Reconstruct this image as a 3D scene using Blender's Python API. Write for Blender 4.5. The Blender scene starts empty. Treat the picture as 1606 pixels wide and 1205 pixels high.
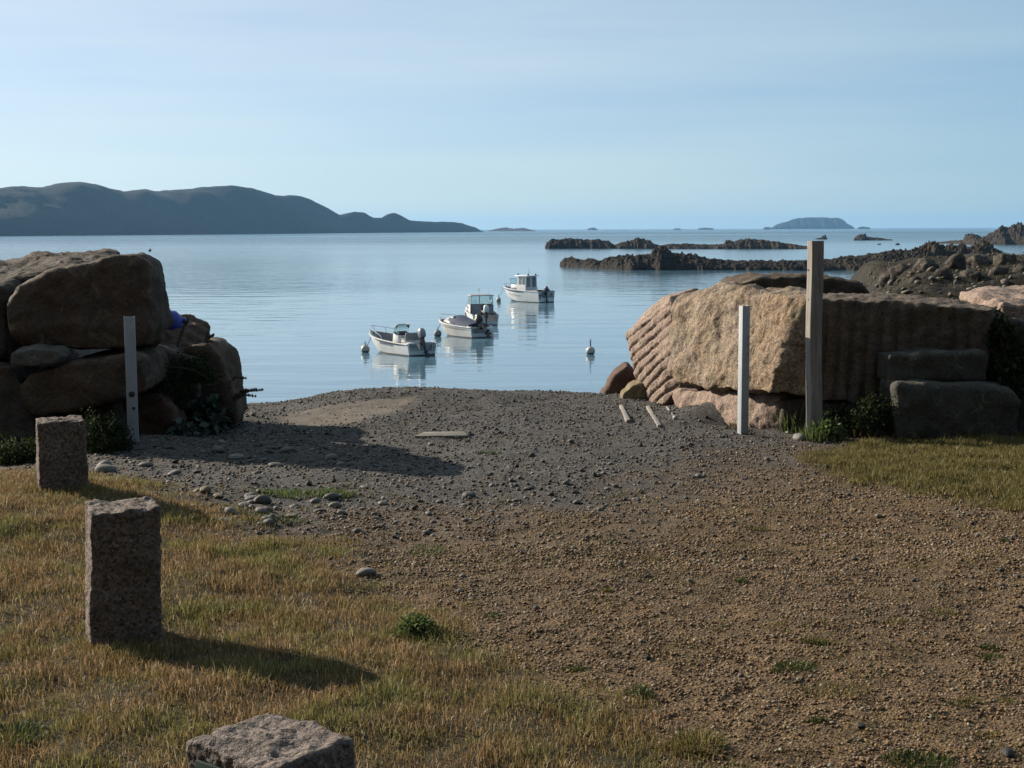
import bpy, bmesh, math, random
import numpy as np
from mathutils import Vector, Matrix
random.seed(7); RNG = np.random.default_rng(11)
scene = bpy.context.scene
COL = scene.collection
PI = math.pi
R = math.radians

# ------------------------------------------------------------------ camera
F_PX = 2200.0; CX, CY = 803.0, 602.5
EYE = np.array([0.0, 0.0, 6.5])
pitch = math.atan((CY - 359.0) / F_PX); roll = 0.0039
_f = np.array([0, math.cos(pitch), -math.sin(pitch)]); _u = np.array([0, math.sin(pitch), math.cos(pitch)]); _r = np.array([1.0, 0, 0])
RIGHT = _r * math.cos(roll) - _u * math.sin(roll); UP = _u * math.cos(roll) + _r * math.sin(roll)
cam = bpy.data.cameras.new('camera'); cam_o = bpy.data.objects.new('camera', cam); COL.objects.link(cam_o)
cam.sensor_width = 36; cam.lens = 36 * F_PX / 1606; cam.clip_start = 0.05; cam.clip_end = 40000
M4 = Matrix(((RIGHT[0], UP[0], -_f[0], EYE[0]), (RIGHT[1], UP[1], -_f[1], EYE[1]), (RIGHT[2], UP[2], -_f[2], EYE[2]), (0, 0, 0, 1)))
cam_o.matrix_world = M4
scene.camera = cam_o

def ray(px, py):
    return _f + RIGHT * ((px - CX) / F_PX) + UP * ((CY - py) / F_PX)
def P(px, py, d):
    v = ray(px, py); return EYE + v * (d / v[1])
def at_z(px, py, z):
    v = ray(px, py); return EYE + v * ((z - EYE[2]) / v[2])
def sea_at(px, py):
    return at_z(px, py, 0.0)
def height_at(px, py, d):
    return P(px, py, d)[2]

# ------------------------------------------------------------------ numpy noise
def _hash(ix, iy, iz, seed):
    h = (ix.astype(np.int64) * 374761393 + iy.astype(np.int64) * 668265263 + iz.astype(np.int64) * 2147483647 + seed * 974634777) & 0xFFFFFFFF
    h = ((h ^ (h >> 13)) * 1274126177) & 0xFFFFFFFF
    h = ((h ^ (h >> 15)) * 2246822519) & 0xFFFFFFFF
    return (h ^ (h >> 16)) & 0xFFFFFFFF
_G = np.array([[1,1,0],[-1,1,0],[1,-1,0],[-1,-1,0],[1,0,1],[-1,0,1],[1,0,-1],[-1,0,-1],[0,1,1],[0,-1,1],[0,1,-1],[0,-1,-1]], float)
def pnoise(p, seed=0):
    p = np.asarray(p, float); i = np.floor(p).astype(np.int64); f = p - i
    u = f * f * f * (f * (f * 6 - 15) + 10)
    out = np.zeros(len(p))
    for dx in (0, 1):
        for dy in (0, 1):
            for dz in (0, 1):
                g = _G[_hash(i[:, 0] + dx, i[:, 1] + dy, i[:, 2] + dz, seed) % 12]
                w = (u[:, 0] if dx else 1 - u[:, 0]) * (u[:, 1] if dy else 1 - u[:, 1]) * (u[:, 2] if dz else 1 - u[:, 2])
                out += w * (g[:, 0] * (f[:, 0] - dx) + g[:, 1] * (f[:, 1] - dy) + g[:, 2] * (f[:, 2] - dz))
    return out
def fbm(p, scale=1.0, octv=4, seed=0, gain=0.5):
    p = np.asarray(p, float) * scale; a = 1.0; s = np.zeros(len(p))
    for o in range(octv):
        s += a * pnoise(p, seed + o * 17); p = p * 2.03; a *= gain
    return s
def ridged(p, scale=1.0, octv=4, seed=0):
    p = np.asarray(p, float) * scale; a = 1.0; s = np.zeros(len(p)); n = 0
    for o in range(octv):
        s += a * (1 - 2 * np.abs(pnoise(p, seed + o * 31))); n += a; p = p * 2.1; a *= 0.5
    return s / n
def xyz(x, y, z=0.0):
    x = np.asarray(x, float); return np.stack([x, np.asarray(y, float) + 0 * x, np.zeros_like(x) + z], 1)
def sstep(x, a, b):
    t = np.clip((x - a) / (b - a), 0, 1); return t * t * (3 - 2 * t)
def domes(p, cell, seed):
    """height of a field of rounded, tilted blocks of uneven size"""
    q = p / cell; i = np.floor(q).astype(np.int64); out = np.zeros(len(p))
    for dx in (-1, 0, 1):
        for dy in (-1, 0, 1):
            a, b = i[:, 0] + dx, i[:, 1] + dy; zz = np.zeros_like(a)
            h1, h2, h3, h4 = (_hash(a, b, zz, seed * 7 + k) / 4294967295.0 for k in range(4))
            ex, ey = q[:, 0] - a - h1, q[:, 1] - b - h2; r = 0.35 + 0.55 * h3
            d = np.maximum(np.hypot(ex, ey), 0.85 * np.maximum(np.abs(ex), np.abs(ey)) * 1.3) / r
            out = np.maximum(out, (0.45 + 0.55 * h4) * np.clip(1 - d ** 3, 0, 1) ** 0.5 * (1 + 0.35 * (h2 - 0.5) * ex))
    return out
def poly_sd(x, y, poly):
    """signed distance, negative inside"""
    poly = np.asarray(poly, float); n = len(poly); d = np.full(x.shape, 1e9); ins = np.zeros(x.shape, bool)
    for i in range(n):
        a, b = poly[i], poly[(i + 1) % n]; e = b - a
        t = np.clip(((x - a[0]) * e[0] + (y - a[1]) * e[1]) / (e @ e + 1e-12), 0, 1)
        d = np.minimum(d, np.hypot(x - a[0] - t * e[0], y - a[1] - t * e[1]))
        c = ((a[1] > y) != (b[1] > y))
        with np.errstate(divide='ignore', invalid='ignore'):
            xi = (b[0] - a[0]) * (y - a[1]) / (b[1] - a[1] + 1e-20) + a[0]
        ins ^= c & (x < xi)
    return np.where(ins, -d, d)

# ------------------------------------------------------------------ object helpers
def tag(o, label=None, cat=None, group=None, kind=None):
    if label: o['label'] = label
    if cat: o['category'] = cat
    if group: o['group'] = group
    if kind: o['kind'] = kind
    return o
def link_mesh(name, me, mat=None, parent=None):
    o = bpy.data.objects.new(name, me); COL.objects.link(o)
    if mat: me.materials.append(mat)
    if parent: o.parent = parent
    return o
def np_mesh(name, V, faces_flat, sizes, smooth=False):
    """fast mesh from arrays"""
    me = bpy.data.meshes.new(name)
    V = np.asarray(V, np.float32); faces_flat = np.asarray(faces_flat, np.int32); sizes = np.asarray(sizes, np.int32)
    me.vertices.add(len(V)); me.vertices.foreach_set('co', V.ravel())
    me.loops.add(len(faces_flat)); me.loops.foreach_set('vertex_index', faces_flat)
    me.polygons.add(len(sizes))
    st = np.concatenate([[0], np.cumsum(sizes)[:-1]]).astype(np.int32)
    me.polygons.foreach_set('loop_start', st); me.polygons.foreach_set('loop_total', sizes)
    me.update(calc_edges=True); me.validate()
    if smooth: me.shade_smooth()
    return me
def grid_mesh(name, X, Y, Z, smooth=True):
    ny, nx = X.shape
    V = np.stack([X, Y, Z], 2).reshape(-1, 3)
    i = np.arange(ny * nx).reshape(ny, nx)
    q = np.stack([i[:-1, :-1], i[:-1, 1:], i[1:, 1:], i[1:, :-1]], 2).reshape(-1, 4)
    return np_mesh(name, V, q.ravel(), np.full(len(q), 4), smooth)
def empty(name, loc, rz=0.0):
    o = bpy.data.objects.new(name, None); COL.objects.link(o); o.location = loc; o.rotation_euler = (0, 0, rz); o.empty_display_size = 0.1
    return o

class MB:
    def __init__(s): s.v = []; s.f = []
    def add(s, vs, fs):
        n = len(s.v); s.v += [tuple(float(c) for c in v) for v in vs]; s.f += [tuple(i + n for i in f) for f in fs]; return s
    def box(s, c, size, rot=None, taper=1.0):
        x, y, z = [k / 2 for k in size]; vs = []
        for sz in (-1, 1):
            t = taper if sz > 0 else 1
            for sx, sy in ((-1, -1), (1, -1), (1, 1), (-1, 1)):
                v = Vector((sx * x * t, sy * y * t, sz * z))
                if rot is not None: v = rot @ v
                vs.append(Vector(c) + v)
        return s.add(vs, [(0, 3, 2, 1), (4, 5, 6, 7), (0, 1, 5, 4), (1, 2, 6, 5), (2, 3, 7, 6), (3, 0, 4, 7)])
    def tube(s, pts, r, seg=8, r2=None, cap=True):
        pts = [Vector(p) for p in pts]; n = len(pts); rings = []
        for i, p in enumerate(pts):
            d = (pts[min(i + 1, n - 1)] - pts[max(i - 1, 0)]).normalized()
            a = d.orthogonal().normalized() if i == 0 else (a_prev - d * a_prev.dot(d)).normalized()
            a_prev = a; b = d.cross(a)
            rr = r if r2 is None else r + (r2 - r) * i / max(1, n - 1)
            rings.append([p + (a * math.cos(2 * PI * k / seg) + b * math.sin(2 * PI * k / seg)) * rr for k in range(seg)])
        s.loft(rings, True, cap); return s
    def loft(s, rings, closed=True, cap=True):
        m = len(rings[0]); vs = [v for r_ in rings for v in r_]; fs = []
        for i in range(len(rings) - 1):
            for k in range(m if closed else m - 1):
                k2 = (k + 1) % m
                fs.append((i * m + k, i * m + k2, (i + 1) * m + k2, (i + 1) * m + k))
        if cap:
            fs.append(tuple(range(m - 1, -1, -1))); fs.append(tuple((len(rings) - 1) * m + k for k in range(m)))
        return s.add(vs, fs)
    def lathe(s, prof, seg=20, c=(0, 0, 0)):
        rings = [[Vector(c) + Vector((max(r, 1e-4) * math.cos(2 * PI * k / seg), max(r, 1e-4) * math.sin(2 * PI * k / seg), z)) for k in range(seg)] for r, z in prof]
        return s.loft(rings)
    def build(s, name, mat, parent=None, smooth=False, bevel=0.0, angle=35):
        me = bpy.data.meshes.new(name); me.from_pydata(s.v, [], s.f)
        bm = bmesh.new(); bm.from_mesh(me); bmesh.ops.recalc_face_normals(bm, faces=bm.faces)
        if bevel: bmesh.ops.bevel(bm, geom=list(bm.edges), offset=bevel, segments=2, affect='EDGES', profile=0.5, clamp_overlap=True)
        bm.to_mesh(me); bm.free()
        if smooth or bevel:
            me.shade_smooth(); me.set_sharp_from_angle(angle=R(angle))
        return link_mesh(name, me, mat, parent)

# ------------------------------------------------------------------ material helpers
class NT:
    def __init__(s, name):
        s.m = bpy.data.materials.new(name); s.m.use_nodes = True; s.t = s.m.node_tree; s.n = s.t.nodes; s.l = s.t.links
        s.b = s.n['Principled BSDF']
    def new(s, typ, **kw):
        n = s.n.new(typ)
        for k, v in kw.items():
            if k in n.inputs: n.inputs[k].default_value = v
            else: setattr(n, k, v)
        return n
    def link(s, a, b): s.l.new(a, b)
    def coords(s): return s.new('ShaderNodeTexCoord').outputs['Object']
    def geo(s): return s.new('ShaderNodeNewGeometry')
    def noise(s, vec, scale, detail=4, rough=0.55, dist=0.0):
        n = s.new('ShaderNodeTexNoise'); n.inputs['Scale'].default_value = scale; n.inputs['Detail'].default_value = detail
        n.inputs['Roughness'].default_value = rough; n.inputs['Distortion'].default_value = dist; s.link(vec, n.inputs['Vector']); return n.outputs['Fac']
    def voro(s, vec, scale, feature='F1', out='Distance'):
        n = s.new('ShaderNodeTexVoronoi', feature=feature); n.inputs['Scale'].default_value = scale; s.link(vec, n.inputs['Vector']); return n.outputs[out]
    def ramp(s, fac, stops, interp='LINEAR'):
        n = s.new('ShaderNodeValToRGB'); r = n.color_ramp; r.interpolation = interp
        while len(r.elements) < len(stops): r.elements.new(0.5)
        for e, (p, c) in zip(r.elements, stops):
            e.position = p; e.color = (c[0], c[1], c[2], 1) if not isinstance(c, (int, float)) else (c, c, c, 1)
        s.link(fac, n.inputs['Fac']); return n.outputs['Color']
    def mix(s, fac, a, b, blend='MIX'):
        n = s.new('ShaderNodeMix', data_type='RGBA', blend_type=blend)
        for inp, v in ((n.inputs[0], fac), (n.inputs[6], a), (n.inputs[7], b)):
            if hasattr(v, 'links') or isinstance(v, bpy.types.NodeSocket): s.link(v, inp)
            elif isinstance(v, (int, float)): inp.default_value = v if inp == n.inputs[0] else (v, v, v, 1)
            else: inp.default_value = (v[0], v[1], v[2], 1)
        return n.outputs[2]
    def math(s, op, a, b=None, clamp=False):
        n = s.new('ShaderNodeMath', operation=op, use_clamp=clamp)
        for inp, v in ((n.inputs[0], a), (n.inputs[1], b)):
            if v is None: continue
            if isinstance(v, bpy.types.NodeSocket): s.link(v, inp)
            else: inp.default_value = v
        return n.outputs[0]
    def attr(s, name): return s.new('ShaderNodeAttribute', attribute_name=name).outputs['Fac']
    def mapping(s, vec, scale=(1, 1, 1), rot=(0, 0, 0)):
        n = s.new('ShaderNodeMapping'); n.inputs['Scale'].default_value = scale; n.inputs['Rotation'].default_value = rot; s.link(vec, n.inputs['Vector']); return n.outputs[0]
    def bump(s, h, strength=0.5, dist=0.01, prev=None):
        n = s.new('ShaderNodeBump'); n.inputs['Strength'].default_value = strength; n.inputs['Distance'].default_value = dist; s.link(h, n.inputs['Height'])
        if prev is not None: s.link(prev, n.inputs['Normal'])
        return n.outputs[0]
    def out(s, color=None, rough=0.8, normal=None, spec=0.3, metal=0.0):
        if color is not None:
            if isinstance(color, bpy.types.NodeSocket): s.link(color, s.b.inputs['Base Color'])
            else: s.b.inputs['Base Color'].default_value = (*color, 1)
        if isinstance(rough, bpy.types.NodeSocket): s.link(rough, s.b.inputs['Roughness'])
        else: s.b.inputs['Roughness'].default_value = rough
        if not s.b.inputs['Specular IOR Level'].links: s.b.inputs['Specular IOR Level'].default_value = spec
        s.b.inputs['Metallic'].default_value = metal
        if normal is not None: s.link(normal, s.b.inputs['Normal'])
        return s.m

def mat_granite(name, base, alt, stain, speck=90.0, bump=1.0, lichen=0.0, grain=0.5):
    t = NT(name); c = t.coords()
    big = t.noise(c, 1.6, 5, 0.6, 0.4); mid = t.noise(c, 7, 6, 0.65); fine = t.noise(c, 42, 4, 0.7)
    sp = t.voro(c, speck, out='Color')
    spv = t.new('ShaderNodeSeparateColor'); t.link(sp, spv.inputs[0])
    col = t.mix(t.ramp(big, [(0.36, 0.0), (0.64, 1.0)]), base, alt)
    col = t.mix(t.math('MULTIPLY', t.ramp(mid, [(0.46, 0.0), (0.68, 1.0)]), 0.75), col, stain)
    g = t.ramp(spv.outputs[0], [(0.0, (0.25, 0.25, 0.27)), (0.22, (0.55, 0.55, 0.56)), (0.5, (1, 1, 1)), (0.85, (1.15, 1.1, 1.05)), (1.0, (1.7, 1.65, 1.6))])
    col = t.mix(grain, col, t.mix(1.0, col, g, 'MULTIPLY'))
    if lichen:
        ln = t.noise(c, 5.5, 6, 0.7, 0.6)
        col = t.mix(t.math('MULTIPLY', t.ramp(ln, [(0.56, 0.0), (0.66, 1.0)]), lichen), col, (0.30, 0.27, 0.16))
    n1 = t.bump(mid, 0.6 * bump, 0.05); n2 = t.bump(fine, 0.6 * bump, 0.014, n1); n3 = t.bump(spv.outputs[1], 0.35 * bump, 0.005, n2)
    return t.out(col, 0.82, n3, 0.25)
def mat_simple(name, col, rough=0.5, spec=0.4, metal=0.0, var=0.12, scale=6.0, bump=0.0):
    t = NT(name); c = t.coords(); n = t.noise(c, scale, 5, 0.6)
    k = t.ramp(n, [(0.3, 1 - var * 2), (0.7, 1 + var)])
    nb = t.bump(t.noise(c, scale * 6, 3), bump, 0.004) if bump else None
    return t.out(t.mix(1.0, col, k, 'MULTIPLY'), rough, nb, spec, metal)

M = {}
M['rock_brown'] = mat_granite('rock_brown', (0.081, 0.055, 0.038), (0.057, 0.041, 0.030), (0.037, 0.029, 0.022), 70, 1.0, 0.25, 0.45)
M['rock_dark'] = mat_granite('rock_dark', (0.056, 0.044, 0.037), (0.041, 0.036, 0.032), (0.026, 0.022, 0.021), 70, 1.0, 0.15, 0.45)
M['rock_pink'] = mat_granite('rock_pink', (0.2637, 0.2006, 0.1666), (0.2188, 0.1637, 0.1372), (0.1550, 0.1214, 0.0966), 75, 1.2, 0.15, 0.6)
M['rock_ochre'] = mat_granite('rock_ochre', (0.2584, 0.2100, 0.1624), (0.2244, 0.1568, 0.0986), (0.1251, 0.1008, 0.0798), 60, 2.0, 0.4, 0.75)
M['rock_shade'] = mat_granite('rock_fluted_shade', (0.1148, 0.0918, 0.0729), (0.0891, 0.0702, 0.0567), (0.0567, 0.0459, 0.0392), 70, 1.2, 0.15, 0.5)  # darker granite than the ochre end with the front's shade put into the colour
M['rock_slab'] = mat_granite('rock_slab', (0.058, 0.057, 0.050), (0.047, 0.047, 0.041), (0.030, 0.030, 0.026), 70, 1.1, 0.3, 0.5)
M['rock_outcrop'] = mat_granite('rock_outcrop', (0.058, 0.048, 0.040), (0.045, 0.038, 0.032), (0.026, 0.023, 0.021), 30, 1.4, 0.3, 0.5)
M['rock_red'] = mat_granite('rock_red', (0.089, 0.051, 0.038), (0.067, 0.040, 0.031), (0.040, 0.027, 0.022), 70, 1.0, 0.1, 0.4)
M['rock_grey'] = mat_granite('rock_grey', (0.111, 0.107, 0.100), (0.089, 0.085, 0.079), (0.056, 0.052, 0.048), 70, 1.0, 0.1, 0.5)
M['rock_yellow'] = mat_granite('rock_yellow', (0.176, 0.145, 0.083), (0.145, 0.114, 0.062), (0.088, 0.067, 0.041), 70, 1.0, 0.5, 0.4)
M['bollard'] = mat_granite('bollard_granite', (0.1551, 0.1261, 0.1131), (0.1290, 0.1073, 0.0986), (0.0812, 0.0696, 0.0638), 95, 1.5, 0.1, 0.85)
M['white'] = mat_simple('white_gelcoat', (0.56, 0.575, 0.58), 0.3, 0.5, 0, 0.06, 2.0)
M['cream'] = mat_simple('cream_gelcoat', (0.47, 0.475, 0.455), 0.35, 0.5, 0, 0.07, 2.0)
M['greydeck'] = mat_simple('grey_deck', (0.222, 0.222, 0.237), 0.6, 0.3, 0, 0.08, 5.0)
M['black'] = mat_simple('black_plastic', (0.02, 0.021, 0.024), 0.4, 0.4)
M['darkblue'] = mat_simple('navy_cover', (0.045, 0.06, 0.10), 0.8, 0.2, 0, 0.15, 4.0, 0.5)
M['navy'] = mat_simple('navy_stripe', (0.03, 0.04, 0.09), 0.5, 0.4)
M['steel'] = mat_simple('stainless_rail', (0.62, 0.63, 0.65), 0.25, 0.5, 0.9, 0.03)
M['silver'] = mat_simple('silver_cowl', (0.20, 0.20, 0.21), 0.35, 0.5, 0.2, 0.04)
M['buoy_white'] = mat_simple('white_buoy', (0.333, 0.326, 0.303), 0.5, 0.4, 0, 0.12, 5.0)
M['buoy_grey'] = mat_simple('grey_buoy', (0.185, 0.178, 0.178), 0.6, 0.3, 0, 0.12, 5.0)
M['antifoul'] = mat_simple('dark_waterline', (0.05, 0.055, 0.06), 0.6, 0.3)
M['red'] = mat_simple('red_mark', (0.5, 0.06, 0.05), 0.5, 0.4)
M['yellow'] = mat_simple('pale_decal', (0.75, 0.74, 0.55), 0.4, 0.4)
M['blue'] = mat_simple('blue_plastic', (0.022, 0.044, 0.311), 0.45, 0.4, 0, 0.06)
M['galv'] = mat_simple('galvanised_steel', (0.29, 0.32, 0.36), 0.6, 0.3, 0.0, 0.08, 9.0, 0.3)
M['plate'] = mat_simple('dark_green_plate', (0.012, 0.03, 0.024), 0.4, 0.4)
M['concrete'] = mat_simple('weathered_concrete', (0.148, 0.137, 0.122), 0.9, 0.2, 0, 0.2, 8.0, 0.8)
def mat_reef(name, a, b, c_):
    t = NT(name); c = t.coords(); n = t.noise(c, 0.5, 6, 0.65); n2 = t.noise(c, 2.2, 5, 0.7); v = t.voro(c, 0.9)
    col = t.mix(t.ramp(n, [(0.4, 0.0), (0.6, 1.0)]), a, b); col = t.mix(t.ramp(n2, [(0.45, 0.0), (0.7, 1.0)]), col, c_)
    return t.out(col, 0.9, t.bump(n2, 1.0, 0.5, t.bump(v, 0.8, 0.6)), 0.15)
M['reef'] = mat_reef('reef_rock', (0.040, 0.031, 0.022), (0.026, 0.021, 0.017), (0.060, 0.048, 0.033))
M['reef_wet'] = mat_reef('reef_dark', (0.026, 0.021, 0.018), (0.018, 0.016, 0.015), (0.042, 0.032, 0.024))
def mat_glass():
    t = NT('tinted_windscreen'); t.b.inputs['Transmission Weight'].default_value = 0.85; t.b.inputs['IOR'].default_value = 1.15
    return t.out((0.80, 0.95, 0.94), 0.08, None, 0.5)
M['glass'] = mat_glass()
def mat_wood():
    t = NT('weathered_timber'); c = t.coords(); m = t.mapping(c, (14, 14, 0.8)); n = t.noise(m, 3.0, 6, 0.7, 0.4); n2 = t.noise(t.mapping(c, (60, 60, 1.2)), 4.0, 3)
    big = t.noise(c, 2.2, 3)
    col = t.ramp(n, [(0.3, (0.1282, 0.1167, 0.1018)), (0.55, (0.2351, 0.2222, 0.2100)), (0.75, (0.2885, 0.2778, 0.2673))])
    col = t.mix(t.ramp(big, [(0.5, 0.0), (0.75, 0.6)]), col, (0.1603, 0.1445, 0.1209))
    col = t.mix(t.ramp(n2, [(0.62, 0.0), (0.70, 0.7)]), col, (0.1069, 0.0945, 0.0891))
    return t.out(col, 0.8, t.bump(n, 0.5, 0.01, t.bump(n2, 0.5, 0.004)), 0.2)
M['wood'] = mat_wood()
def mat_island_random(name, stops, rough=0.7, trans=None, patch=None, bump=0):
    """colour by piece, so stones or blades of one mass differ"""
    t = NT(name); g = t.geo(); col = t.ramp(g.outputs['Random Per Island'], stops)
    if patch:
        c = t.coords(); n = t.noise(c, patch[0], 4, 0.6)
        col = t.mix(t.ramp(n, [(patch[2], 0.0), (patch[3], patch[4])]), col, t.mix(1.0, patch[1], t.ramp(g.outputs['Random Per Island'], [(0, 0.5), (1, 1.4)]), 'MULTIPLY'))
    if trans:
        t.b.inputs['Subsurface Weight'].default_value = 0
        m = t.out(col, rough, None, 0.2)
        tr = t.new('ShaderNodeBsdfTranslucent'); t.link(col, tr.inputs['Color'])
        mx = t.new('ShaderNodeMixShader'); mx.inputs[0].default_value = trans
        t.link(t.b.outputs[0], mx.inputs[1]); t.link(tr.outputs[0], mx.inputs[2]); t.link(mx.outputs[0], t.n['Material Output'].inputs['Surface'])
        return m
    return t.out(col, rough, None, 0.25)
M['grass'] = mat_island_random('dry_grass', [(0.0, (0.0953, 0.0766, 0.0269)), (0.3, (0.1671, 0.1150, 0.0465)), (0.6, (0.2450, 0.1533, 0.0736)), (0.85, (0.3344, 0.2203, 0.1150)), (1.0, (0.5132, 0.4061, 0.2816))], 0.55, 0.35,
                           (2.7, (0.1536, 0.1859, 0.0489), 0.43, 0.63, 0.62))
M['grass_green'] = mat_island_random('green_grass', [(0.0, (0.0175, 0.0312, 0.0063)), (0.5, (0.0338, 0.0575, 0.0125)), (1.0, (0.0750, 0.0912, 0.0263))], 0.5, 0.35)
M['grass_olive'] = mat_island_random('olive_grass', [(0.0, (0.0658, 0.0700, 0.0231)), (0.5, (0.1315, 0.1154, 0.0392)), (1.0, (0.2279, 0.1772, 0.0712))], 0.55, 0.35)
M['bright_weed'] = mat_island_random('bright_weed', [(0.0, (0.045, 0.075, 0.022)), (0.5, (0.085, 0.125, 0.038)), (1.0, (0.16, 0.19, 0.075))], 0.7, 0.35)
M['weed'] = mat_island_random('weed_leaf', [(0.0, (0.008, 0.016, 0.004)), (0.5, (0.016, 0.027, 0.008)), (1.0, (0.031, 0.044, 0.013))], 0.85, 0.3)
M['weed_blue'] = mat_island_random('sea_kale_leaf', [(0.0, (0.031, 0.049, 0.040)), (0.5, (0.049, 0.071, 0.058)), (1.0, (0.075, 0.098, 0.080))], 0.5, 0.25)
M['straw'] = mat_island_random('straw_stem', [(0.0, (0.104, 0.078, 0.036)), (1.0, (0.218, 0.186, 0.114))], 0.6, 0.2)
M['stem'] = mat_simple('dark_dry_stem', (0.07, 0.06, 0.045), 0.8, 0.2)
M['gravel_brown'] = mat_island_random('brown_gravel', [(0.0, (0.0452, 0.0294, 0.0173)), (0.25, (0.0902, 0.0560, 0.0292)), (0.55, (0.1432, 0.0901, 0.0464)), (0.8, (0.1854, 0.1227, 0.0637)), (0.93, (0.1432, 0.1304, 0.1021)), (1.0, (0.2754, 0.2282, 0.1528))], 0.75)
M['gravel_grey'] = mat_island_random('grey_gravel', [(0.0, (0.0240, 0.0248, 0.0238)), (0.4, (0.0535, 0.0509, 0.0503)), (0.75, (0.0852, 0.0792, 0.0755)), (0.92, (0.1070, 0.0863, 0.0675)), (1.0, (0.1867, 0.1929, 0.1946))], 0.75)
M['shore_pebble'] = mat_island_random('shore_pebble', [(0.0, (0.0463, 0.0391, 0.0317)), (0.5, (0.0925, 0.0775, 0.0605)), (1.0, (0.1671, 0.1470, 0.1202))], 0.75)
def mat_pebble(name, base):
    t = NT(name); c = t.coords(); n = t.noise(c, 9, 5, 0.6); o = t.new('ShaderNodeObjectInfo').outputs['Random']
    col = t.mix(1.0, t.mix(1.0, base, t.ramp(n, [(0.3, 0.75), (0.7, 1.15)]), 'MULTIPLY'), t.ramp(o, [(0, 0.55), (1, 1.25)]), 'MULTIPLY')
    return t.out(col, 0.7, t.bump(n, 0.3, 0.01), 0.3)
M['pebble_pale'] = mat_pebble('pale_pebble', (0.115, 0.112, 0.104))
M['pebble_buff'] = mat_pebble('buff_pebble', (0.115, 0.092, 0.058))
M['pebble_dark'] = mat_pebble('dark_pebble', (0.035, 0.037, 0.04))

# ------------------------------------------------------------------ ground height and cover
def gz(x, y):
    x = np.atleast_1d(np.asarray(x, float)); y = np.atleast_1d(np.asarray(y, float))
    z = np.interp(y, [-60, 6.5, 10.5, 13, 15.2, 16.6, 17.6, 42, 80], [4.9, 4.78, 4.70, 4.62, 4.565, 4.535, 4.38, -2.2, -4])
    z = z + 0.20 * np.exp(-((x + 3.1) ** 2 / 3.2 + (y - 8.4) ** 2 / 3.6))               # hump in the lawn
    z = z + 0.11 * np.exp(-((x + 3.4) ** 2 / 1.6 + (y - 11.5) ** 2 / 0.9))                 # rubble rise at the foot of the boulders
    z = z - 0.10 * sstep(-x, 2.0, 3.1) * sstep(y, 13.8, 16)                               # lower lip at the left of the slip
    z = z + 0.10 * np.exp(-((x + 1.0) ** 2 / 1.4 + (y - 16.3) ** 2 / 1.2)) + 0.04 * np.exp(-((x + 2.75) ** 2 / 0.12 + (y - 14.2) ** 2 / 0.4))
    # right-hand bank behind the wall
    edge = np.interp(y, [13, 14.5, 18, 34, 60], [2.9, 3.1, 4.6, 8.7, 13.5])
    top_r = sstep(y, 15.5, 19)
    m = sstep(x - edge, -1.8, 0.9) * sstep(y, 13.35, 13.8)
    p = xyz(x, y)
    top = np.interp(y, [13, 16, 22, 36, 46, 52, 80], [5.70, 5.60, 5.38, 5.22, 5.12, 4.7, -1]) + 0.25 * sstep(x, 8, 17) + 0.12 * fbm(p, 0.22, 4, 5) + 0.13 * fbm(p, 0.9, 6, 9) + top_r * (0.42 * domes(p[:, :2], 2.6, 5) + 0.22 * domes(p[:, :2], 1.1, 6) - 0.18)
    z = np.where(m > 0, z * (1 - m) + np.maximum(top, z) * m, z)
    # left-hand bank behind the boulder pile
    m2 = sstep(-x - np.interp(y, [13, 16, 22], [3.75, 4.1, 5.5]), -0.2, 0.7) * sstep(y, 13.2, 13.8)
    top2 = np.interp(y, [13, 15, 18, 30, 80], [5.5, 5.5, 4.9, -1, -4]); z = np.where(m2 > 0, z * (1 - m2) + np.maximum(top2, z) * m2, z)
    z = z + 25.0 * sstep(-y, 4, 22)                                                       # added unseen rise behind the viewer, blocks low sky light from shaded faces
    near = (np.abs(x) < 12) & (y > -6) & (y < 20)
    n = np.zeros_like(z); n[near] = 0.035 * fbm(p[near], 0.9, 3, 2) + 0.012 * fbm(p[near], 5.0, 3, 3)
    return z + n
def gz1(x, y): return float(gz(x, y)[0])
def on_ground(px, py):
    """walk down the sight line to the ground"""
    v = ray(px, py); lo, hi = 2.5, 18.0
    ts = np.linspace(lo, hi, 600); pts = EYE + np.outer(ts, v) / v[1]
    below = pts[:, 2] <= gz(pts[:, 0], pts[:, 1])
    i = int(np.argmax(below)) if below.any() else len(ts) - 1
    return pts[i][0], pts[i][1], gz1(pts[i][0], pts[i][1])
def ground_poly(pts): return [on_ground(*p)[:2] for p in pts]
LAWN_L = [(-14, -60), (-14, 9.6)] + ground_poly([(-200, 745), (0, 742), (120, 752), (270, 765), (310, 800), (345, 842), (520, 858), (565, 905), (640, 958), (715, 1005), (800, 1050), (880, 1085), (985, 1130), (1040, 1175), (1060, 1203)]) + [(0.6, 3.5), (0.9, -4), (100, -5), (100, -60), (-14, -60)]
LAWN_R = ground_poly([(1285, 722), (1330, 700), (1400, 688), (1500, 686), (1640, 684)]) + [(9, 12.6), (14, 12.4), (14, 8)] + ground_poly([(1700, 815), (1606, 800), (1540, 782), (1430, 768), (1340, 748)])
PALE = ground_poly([(430, 655), (500, 640), (590, 627), (650, 622), (640, 640), (570, 660), (480, 670)])
GREYLINE = ground_poly([(-100, 700), (300, 870), (560, 880), (760, 830), (900, 800), (1080, 765), (1250, 735), (1330, 700)])
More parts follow.
